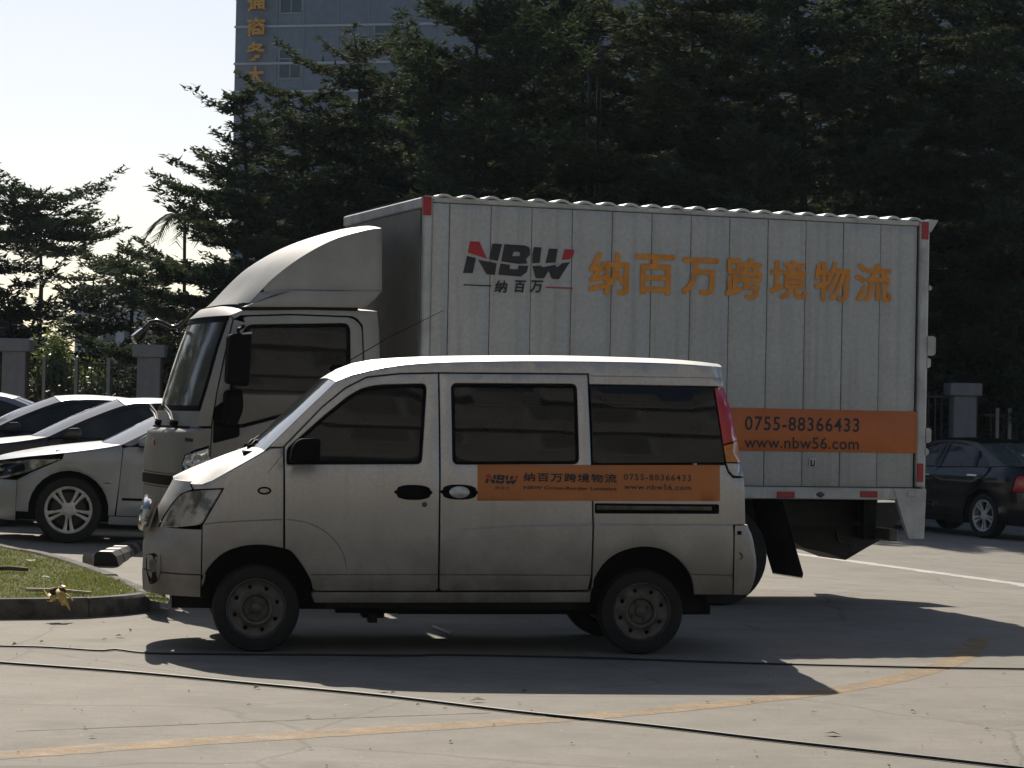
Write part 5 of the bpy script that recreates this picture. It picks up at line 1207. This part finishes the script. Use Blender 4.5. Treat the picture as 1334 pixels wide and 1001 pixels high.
fence(40, 172, 'metal railing with pale posts between the two left pillars', (57, 99, 141), 473, True)
fence(1283, 1500, 'dark railing right of the pillar behind the black car', (1300, 1316), 541, False)
fence(214, 1236, 'dark railing running behind the parked truck', (), 505, False)

# ================================================================== TREES
def leaf_mesh(P, D, ln, wd, rng, tilt=0.5):
    """diamond leaves at points P pointing along D (n x 3)"""
    n = len(P); up = np.c_[rng.normal(0, tilt, n), rng.normal(0, tilt, n), np.ones(n)]; D = D / np.linalg.norm(D, axis=1, keepdims=True)
    s = np.cross(D, up); s /= np.linalg.norm(s, axis=1, keepdims=True); nn = np.cross(s, D)
    l = ln * rng.uniform(0.6, 1.25, n)[:, None]; w = wd * rng.uniform(0.7, 1.2, n)[:, None]
    v = np.empty((n, 3, 3)); v[:, 0] = P - s * w * 0.5; v[:, 1] = P + D * l + nn * l * 0.1; v[:, 2] = P + s * w * 0.5
    return v.reshape(-1, 3), np.arange(n * 3).reshape(-1, 3)
def tiered_tree(name, px, Y, top_py, rad, label, group, seed, zb=2.2, leafm='leaf', tier=0.55, limbs=7, dens=1.0, lean=0.0, lsize=1.0, base_r=0.12, hid=0.0, cone=False):
    rng = np.random.default_rng(seed); X = at_depth(px, 500, Y).x; g = gz(X, Y); H = at_depth(px, top_py, Y).z - g
    root = empty(name, (X, Y, g), 0, label, 'tree', group)
    tr = MB(); zz = np.linspace(-0.1, H * 0.9, 12); wob = np.cumsum(rng.normal(0, 0.04, (12, 2)), axis=0)
    tp = [(wob[i, 0] + lean * zz[i], wob[i, 1], zz[i]) for i in range(12)]
    tr.tube(tp, [base_r * (1 - 1.05 * z / H) + 0.012 for z in zz], 9)
    def at(z): return np.array([np.interp(z, zz, [q[0] for q in tp]), np.interp(z, zz, [q[1] for q in tp])])
    Ps, Ds = [], []
    z = zb
    while z < H - 0.1:
        u = (z - zb) / (H - zb); rr = rad * (0.78 + 0.7 * u if u < 0.35 else 1.02 - 0.82 * (u - 0.35))
        if cone: rr = rad * max(0.12, 1.15 - 1.05 * u)
        k = max(3, int(limbs * (0.6 + 0.4 * (1 - u)))); a0 = rng.uniform(0, 6.28)
        if not cone: k = max(4, k)
        for i in range(k):
            az = a0 + 2 * math.pi * i / k + rng.normal(0, 0.25); L = rr * rng.uniform(0.45, 1.2) * (1 + 0.22 * math.sin(2 * az + seed)); el = rng.uniform(-0.03, 0.24) + 0.12 * u + 0.28 * u ** 3
            zs = z + rng.normal(0, 0.12); c0 = at(zs); n = max(5, int(L / 0.14)); d = np.array([math.cos(az), math.sin(az)])
            t = np.linspace(0, 1, n); crv = el * L * (t * 0.75 + 0.25 * t * t) - 0.10 * L * np.sin(math.pi * t); swing = rng.normal(0, 0.10) * L * t * t
            pts = np.c_[c0[0] + d[0] * L * t - d[1] * swing, c0[1] + d[1] * L * t + d[0] * swing, zs + crv]
            st = max(1, n // 5); tr.tube([tuple(q) for q in pts[::st]], [max(0.006, 0.22 * base_r * (1 - 0.85 * q)) for q in t[::st]], 5, False)
            for j in range(int(n * 0.12), n):
                for sd in (-1, 1):
                    if rng.uniform() > 0.92: continue
                    tw = (0.40 * L * (1 - t[j]) ** 0.8 * (0.5 + 0.5 * min(1, t[j] * 3)) + 0.12) * rng.uniform(0.5, 1.1); an = az + sd * rng.uniform(0.6, 1.15); m = max(2, int(tw / 0.10 * dens * (0.45 if z < hid else 1.0))); q = np.linspace(0.15, 1, m)
                    dd = np.array([math.cos(an), math.sin(an), rng.uniform(-0.05, 0.30)])
                    base = pts[j] + q[:, None] * tw * dd
                    for _ in range(3):
                        la = an + rng.normal(0, 0.9, m); Ps.append(base + rng.normal(0, 0.035, (m, 3))); Ds.append(np.c_[np.cos(la), np.sin(la), rng.normal(0.1, 0.35, m)])
        z += tier * rng.uniform(0.8, 1.2)
    P, D = np.concatenate(Ps), np.concatenate(Ds)
    tr.build('trunk', M['bark'], root)
    v, f = leaf_mesh(P, D, 0.135 * lsize, 0.065 * lsize, rng); tri_object('crown', v, f, M[leafm], root)
    return len(P)
def shrub(name, c, r, n, m, label, group, seed, lsize=1.0, stem=True):
    rng = np.random.default_rng(seed); root = empty(name, (c[0], c[1], gz(c[0], c[1])), 0, label, 'shrub', group)
    k = max(6, n // 260); cc = rng.normal(0, 1, (k, 3)); cc /= np.linalg.norm(cc, axis=1, keepdims=True); cc *= rng.uniform(0.35, 1, (k, 1)) ** 0.5; cc[:, 2] = np.abs(cc[:, 2])
    idx = rng.integers(0, k, n); P = cc[idx] + rng.normal(0, 0.17, (n, 3)); P *= np.array(r); P[:, 2] = np.abs(P[:, 2]) + 0.05
    D = rng.normal(0, 1, (n, 3)); D[:, 2] += 0.5
    v, f = leaf_mesh(P, D, 0.12 * lsize, 0.05 * lsize, rng, 0.9); tri_object('foliage', v, f, M[m], root)
    mb = MB()
    for q in cc[: min(k, 14)]: mb.tube([(0, 0, 0), tuple(q * np.array(r) * 0.5), tuple(q * np.array(r) * 0.95)], [0.02, 0.014, 0.006], 5, False)
    mb.build('stems', M['bark'], root)
NL = 0
GT = 'dark layered trees behind the truck'
TREES = [  # px, depth, top row, radius, label
    (322, 47.0, 88, 2.7, 'layered tree whose left tips reach furthest over the sky', 'leaf'),
    (388, 49.5, 118, 2.5, 'layered tree between the leftmost dark one and the one before the office block', 'leaf2'),
    (455, 50.0, 52, 2.5, 'layered tree rising in front of the slate blue building', 'leaf2'),
    (610, 46.5, -75, 3.1, 'tall layered tree behind the front of the cargo box', 'leaf'),
    (745, 52.0, -110, 3.2, 'tall layered tree behind the large orange characters', 'leaf'),
    (880, 47.0, -70, 3.1, 'tall layered tree behind the middle of the cargo box', 'leaf2'),
    (1035, 46.0, -95, 3.3, 'tall layered tree behind the last orange characters', 'leaf'),
    (1185, 49.0, -60, 3.0, 'tall layered tree behind the rear of the cargo box', 'leaf2'),
    (1320, 46.0, -100, 3.2, 'tall layered tree above the black car at the right edge', 'leaf')]
for i, (px, Y, tp, rad, lab, lm) in enumerate(TREES):
    NL += tiered_tree('layered_tree', px, Y, tp, rad, lab, GT, 20 + i, zb=1.7, leafm=lm, dens=3.0, lsize=1.05, tier=0.42, hid=4.6 if 500 < px < 1250 else 0, cone=(i == 0))
for i, (px, Y, tp, rad, lab) in enumerate(((545, 60, 60, 3.4, 'second row layered tree glimpsed between the building and the first trees'), (690, 63, -20, 3.6, 'second row layered tree left of the dark pole'), (830, 60, 20, 3.5, 'second row layered tree right of the dark pole'), (965, 64, -10, 3.6, 'second row layered tree above the middle of the cargo box'), (1110, 61, 30, 3.5, 'second row layered tree above the cargo box rear'), (1260, 62, 0, 3.6, 'second row layered tree behind the black car'), (400, 62, 190, 3.2, 'low second row tree behind the wind deflector'))):
    NL += tiered_tree('layered_tree', px, Y, tp, rad, lab, GT, 50 + i, zb=1.6, leafm='leaf', dens=1.5, tier=0.6, lsize=1.6, hid=5.0)
GL = 'trees standing against the sky on the left'
NL += tiered_tree('layered_tree', 42, 64.0, 243, 2.6, 'flat tiered tree at the far left with its bare trunk showing', GL, 81, zb=5.2, tier=0.34, limbs=8, dens=1.7, lsize=1.25, leafm='leaf')
NL += tiered_tree('layered_tree', 185, 60.0, 328, 1.75, 'sparse tiered tree between the far left tree and the big dark one', GL, 92, zb=4.0, tier=0.45, limbs=7, dens=1.5, lsize=1.25, leafm='leaf2')
NL += tiered_tree('layered_tree', 120, 66.0, 335, 1.8, 'thin trunked tree with gaps just right of the far left tree', GL, 83, zb=3.6, tier=0.5, limbs=7, dens=1.4, lsize=1.25, leafm='leaf')
NL += tiered_tree('low_tree', 25, 58.0, 352, 2.3, 'low dark tree under the far left tiered tree', GL, 84, zb=1.2, tier=0.5, limbs=8, dens=2.0, lsize=1.4, leafm='hedge')
NL += tiered_tree('low_tree', 130, 57.0, 395, 1.9, 'low dark tree behind the pale railing posts', GL, 85, zb=0.9, tier=0.5, limbs=8, dens=2.0, lsize=1.4, leafm='hedge')
NL += tiered_tree('low_tree', 215, 56.0, 385, 1.7, 'low dark tree behind the truck windscreen', GL, 86, zb=0.9, tier=0.5, limbs=8, dens=2.0, lsize=1.4, leafm='hedge')

# palm
def palm():
    Y = 70.0; X = at_depth(236, 500, Y).x; g = gz(X, Y); H = at_depth(236, 283, Y).z - g; root = empty('palm', (X, Y, g), 0, 'small palm whose fronds poke out left of the big dark tree', 'tree')
    mb = MB(); mb.tube([(0, 0, 0), (0.05, 0, H * .5), (0, 0, H)], [0.07, 0.05, 0.045], 8); mb.build('trunk', M['bark'], root); rng = np.random.default_rng(5)
    for k in range(11):
        a = 2 * math.pi * k / 11 + 0.2; n = 26; t = np.linspace(0, 1, n); L = 1.1; r = L * t; z = H + 0.75 * t - 1.35 * t ** 2
        pts = np.c_[r * math.cos(a), r * math.sin(a), z]; mb = MB(); mb.tube([tuple(q) for q in pts[::5]], [0.02, 0.018, 0.014, 0.010, 0.006, 0.004], 5, False); fr = mb.build('frond', M['leaf3'], root)
        Ps, Ds = [], []
        for sd in (-1, 1):
            Ps.append(pts[2:]); Ds.append(np.c_[np.cos(a + sd * 0.95) * np.ones(n - 2), np.sin(a + sd * 0.95) * np.ones(n - 2), -0.5 * np.ones(n - 2) - 0.4 * t[2:]])
        v, f = leaf_mesh(np.concatenate(Ps), np.concatenate(Ds), 0.42, 0.05, rng, 0.3); tri_object('leaflets', v, f, M['leaf2'], fr)
palm()
# hedges and shrubs at the fence
shrub('bush', (at_depth(72, 500, 50).x, 50.0), (0.62, 0.7, 2.15), 15000, 'leaf3', 'bright green feathery bush behind the pale railing posts', 'bushes behind the left railing', 1)
shrub('bush', (at_depth(112, 500, 51).x, 51.0), (0.6, 0.7, 1.75), 11000, 'leaf3', 'smaller bright green bush right of the feathery one', 'bushes behind the left railing', 2)
shrub('flower_bush', (at_depth(68, 500, 46).x, 46.0), (0.75, 0.4, 1.55), 1400, 'flower', 'yellowish flowering bush seen through the left railing', 'bushes behind the left railing', 3, 0.8)
HX = [(-30, 'dark hedge clump behind the leftmost pillar'), (150, 'dark hedge clump behind the middle pillar'), (250, 'dark hedge clump behind the truck cab'), (1225, 'dark hedge clump left of the right pillar'), (1300, 'dark hedge clump right of the right pillar'), (1375, 'dark hedge clump at the right edge behind the railing')]
for i, (px, lab) in enumerate(HX): shrub('hedge_clump', (at_depth(px, 500, 49).x, 49.0), (1.5, 0.9, 3.3 if px > 1000 else 1.9), 9000, 'hedge', lab, 'dark hedge clumps behind the fence', 30 + i, 1.2)
for i, px in enumerate((380, 520, 660, 800, 940, 1080)): shrub('hedge_clump', (at_depth(px, 500, 51).x, 51.0), (1.7, 0.9, 3.6), 7000, 'hedge', 'dark hedge clump low behind the box truck, %s' % ('behind the cab', 'behind the box front', 'behind the black letters', 'behind the first orange characters', 'behind the last orange characters', 'behind the phone number')[i], 'hedge behind the truck', 60 + i, 1.3)
# pole among the trees
def pole():
    p = at_depth(771, 300, 49.0); g = gz(p.x, 49.0); zt = at_depth(771, 92, 49.0).z - g; root = empty('lamp_pole', (p.x, 49.0, g), 0, 'dark pole with a box head standing among the trees', 'pole')
    mb = MB(); mb.tube([(0.08, 0, 0), (0.08, 0, zt)], [0.06, 0.045], 8); mb.tube([(-0.10, 0, zt - 2.4), (-0.10, 0, zt)], 0.03, 8); mb.build('post', M['bardark'], root)
    mb = MB(); mb.box(-0.14, 0.16, -0.12, 0.12, zt - 0.05, zt + 0.42, 0.02); mb.build('head', M['bardark'], root)
    mb = MB(); mb.box(0.0, 1.0, -0.03, 0.03, zt + 0.44, zt + 0.48); mb.build('arm', M['bardark'], root)
pole()

# ================================================================== BUILDINGS
def office():
    YB0 = 140.0; o = at_depth(297, 500, YB0); yaw = R_(-13.5); root = empty('office_building', (o.x, YB0, 0), yaw, 'slate blue tiled office block with pale bands and vertical orange characters', 'building')
    Wd, Ht = 66.0, 36.0
    mb = MB(); mb.box(0, Wd, 0, 14, -3, Ht); mb.build('wall', M['facade'], root, flat=True)
    zb = [22.65, 20.6, 19.05]; bands = sorted(set([round(z + 3.6 * k, 2) for z in (20.6, 22.65) for k in range(-5, 4)]))
    for z in bands: mb = MB(); mb.box(-0.04, Wd, -0.10, 0.0, z - 0.05, z + 0.07); mb.build('band', M['band'], root, flat=True)
    for x in np.arange(2.35, Wd, 1.0):
        if int(x * 10) % 3: continue
    for k, x in enumerate([2.4, 3.95] + [5.95 + 5.5 * (j // 2) + (0 if j % 2 == 0 else 1.75) for j in range(20)]):
        mb = MB(); mb.box(x - 0.022, x + 0.022, -0.05, 0.0, -2, Ht); mb.build('joint_strip', M['winframe'], root, flat=True)
    for c in range(12):
        x0 = 2.55 + 5.45 * c; odd = c % 2
        for f in range(7):
            z0 = (19.75 if not odd else 21.05) + 3.6 * (f - 4)
            mb = MB(); mb.box(x0, x0 + 1.35, 0.001, 0.02, z0, z0 + 1.65)
            fr = MB()
            for a, b, c2, d in ((x0, x0 + 1.35, z0 + 1.58, z0 + 1.66), (x0, x0 + 1.35, z0 - 0.02, z0 + 0.06), (x0, x0 + 0.07, z0, z0 + 1.6), (x0 + 1.28, x0 + 1.35, z0, z0 + 1.6), (x0 + 0.65, x0 + 0.71, z0, z0 + 1.1), (x0, x0 + 1.35, z0 + 1.08, z0 + 1.14)): fr.box(a, b, -0.06, 0.02, c2, d)
            w = fr.build('window', M['winframe'], root, flat=True)
            gl = MB(); gl.box(x0 + 0.03, x0 + 1.32, -0.02, 0.02, z0 + 0.03, z0 + 1.62); gl.build('pane', M['farglass'], w, flat=True)
    for k, ch in enumerate('通商务大'):
        zc = 1.45 + (534.5 - [4, 36, 67.5, 99, 130][k]) / 23.57
        v, f = text_mesh(ch, 0.03, 1, 0.08); lo, hi = v.min(0), v.max(0); mb = MB()
        mb.add([(0.78 + (q[0] - lo[0]) / (hi[0] - lo[0]) * 1.05, -0.25 + q[2] * -0.8, zc - 0.52 + (q[1] - lo[1]) / (hi[1] - lo[1]) * 1.05) for q in v], [t for t in f]); mb.build('sign_character', M['sign'], root, flat=True)
office()
def pale_block():
    Y = 125.0; a = at_depth(96, 500, Y).x; b = at_depth(182, 500, Y).x; root = empty('pale_building', (a, Y, 0), 0, 'pale building glimpsed between the left trees', 'building'); z = at_depth(140, 372, Y).z
    mb = MB(); mb.box(0, b - a, 0, 8, -2, z); mb.build('wall', M['palewall'], root, flat=True)
    for i in range(3):
        for j in range(3):
            x0, z0 = 0.35 + i * 1.05, z - 1.3 - j * 1.5; mb = MB(); mb.box(x0, x0 + 0.6, -0.02, 0.03, z0, z0 + 0.9); mb.build('window', M['farglass'], root, flat=True)
pale_block()
def tiled_house():
    Y = 58.0; a = at_depth(-70, 500, Y).x; b = at_depth(40, 500, Y).x; g = gz(a, Y); root = empty('gatehouse', (a, Y, g), 0, 'small house with a dark tiled roof behind the leftmost pillar', 'building'); L = b - a
    ze, zr = at_depth(0, 449, Y).z - g, at_depth(0, 414, Y).z - g
    mb = MB(); mb.box(0.2, L - 0.2, 0.2, 2.4, 0, ze); mb.build('wall', M['pillar'], root, flat=True)
    for k in range(7):
        t0, t1 = k / 7, (k + 1) / 7; mb = MB(); e0, e1 = 0.55 * t0, 0.55 * t1
        mb.add([(e0, 1.3 * t0, ze + (zr - ze) * t0 + 0.03), (L - e0, 1.3 * t0, ze + (zr - ze) * t0 + 0.03), (L - e1, 1.3 * t1, ze + (zr - ze) * t1), (e1, 1.3 * t1, ze + (zr - ze) * t1), (e0, 1.3 * t0, ze + (zr - ze) * t0), (L - e0, 1.3 * t0, ze + (zr - ze) * t0)], [(0, 1, 2, 3), (4, 5, 1, 0)]); mb.build('tile_course', M['rooftile'], root, flat=True)
    mb = MB(); mb.add([(L - 0.55, 1.3, zr), (L, 0, ze), (L, 2.6, ze), (0.55, 1.3, zr), (0, 2.6, ze), (0, 0, ze)], [(0, 1, 2), (3, 0, 2, 4), (3, 4, 5)]); mb.build('roof', M['rooftile'], root, flat=True)
tiled_house()

def facing_building():
    Y = -17.0; root = empty('facing_building', (-26, Y, 0), 0, 'long brown walled building across the yard, reflected in the vehicle windows', 'building')
    mb = MB(); mb.box(0, 56, -8, 0, -0.5, 35.5); mb.build('wall', M['facing'], root, flat=True)
    for f in range(11):
        z = 3.2 * f
        mb = MB(); mb.box(-0.1, 56.1, 0.001, 0.5, z + 2.9, z + 3.15); mb.build('ledge', M['pillar'], root, flat=True)
        for k in range(14):
            x0 = 0.8 + 4 * k; w = MB()
            for a, b, c, d in ((x0, x0 + 2.6, z + 2.5, z + 2.6), (x0, x0 + 2.6, z + 0.9, z + 1.0), (x0, x0 + 0.08, z + 1, z + 2.5), (x0 + 2.52, x0 + 2.6, z + 1, z + 2.5), (x0 + 1.26, x0 + 1.34, z + 1, z + 2.5)): w.box(a, b, 0.002, 0.06, c, d)
            w = w.build('window', M['winframe'], root, flat=True); g = MB(); g.box(x0 + 0.05, x0 + 2.55, 0.003, 0.03, z + 0.95, z + 2.55); g.build('pane', M['facingpane'], w, flat=True)
facing_building()

# the grove left of the yard, seen only as the reflection in the truck's windscreen
def grove():
    src = [o for o in bpy.data.objects if o.name.startswith('layered_tree') and o.parent is None]
    vs, fs, k0 = [], [], 0; tr = MB()
    for k, (X, Y) in enumerate(((-12.5, 19.0), (-13.5, 25.0), (-15.5, 12.0), (-17.5, 30.5), (-18.0, 18.0), (-12.0, 33.5), (-22.0, 25.0), (-14.5, 50.0), (-17.0, 58.0), (-19.5, 51.0), (-23.0, 56.0), (-27.0, 50.0))):
        me = [c for c in src[k % 3 + 1].children if c.name.startswith('crown')][0].data; n = len(me.vertices); co = np.empty(n * 3, np.float32); me.vertices.foreach_get('co', co); co = co.reshape(-1, 3)
        c, d = math.cos(1.3 * k), math.sin(1.3 * k); q = np.c_[co[:, 0] * c - co[:, 1] * d + X, co[:, 0] * d + co[:, 1] * c + Y, co[:, 2] + gz(X, Y)]; m = n // 9 * 3
        q = q.reshape(-1, 3, 3)[::2].reshape(-1, 3); cen = q.reshape(-1, 3, 3).mean(1, keepdims=True); q = ((q.reshape(-1, 3, 3) - cen) * 1.4 + cen).reshape(-1, 3)
        vs.append(q); fs.append(np.arange(len(q)).reshape(-1, 3) + k0); k0 += len(q)
        tr.tube([(X, Y, 0), (X, Y, 5.5)], [0.13, 0.04], 7)
    o = tri_object('grove', np.concatenate(vs), np.concatenate(fs), M['leaf']); tag(o, 'grove of layered trees left of the yard, mirrored in the truck windscreen', 'trees', kind='stuff')
    tag(tr.build('grove_trunks', M['bark']), 'trunks of the grove left of the yard', 'trunks', kind='stuff')
grove()

# ================================================================== AIR
def haze():
    mb = MB(); mb.box(-90, 90, -40, 215, -1.8, 40); o = mb.build('haze', None, flat=True); tag(o, kind='stuff')
    m = bpy.data.materials.new('haze_air'); m.use_nodes = True; nt = m.node_tree; nt.nodes.clear()
    v = nt.nodes.new('ShaderNodeVolumePrincipled'); v.inputs['Color'].default_value = (0.72, 0.86, 1.0, 1); v.inputs['Density'].default_value = 0.00015; v.inputs['Anisotropy'].default_value = 0.2
    out = nt.nodes.new('ShaderNodeOutputMaterial'); nt.links.new(v.outputs[0], out.inputs['Volume']); o.data.materials.append(m)
haze()
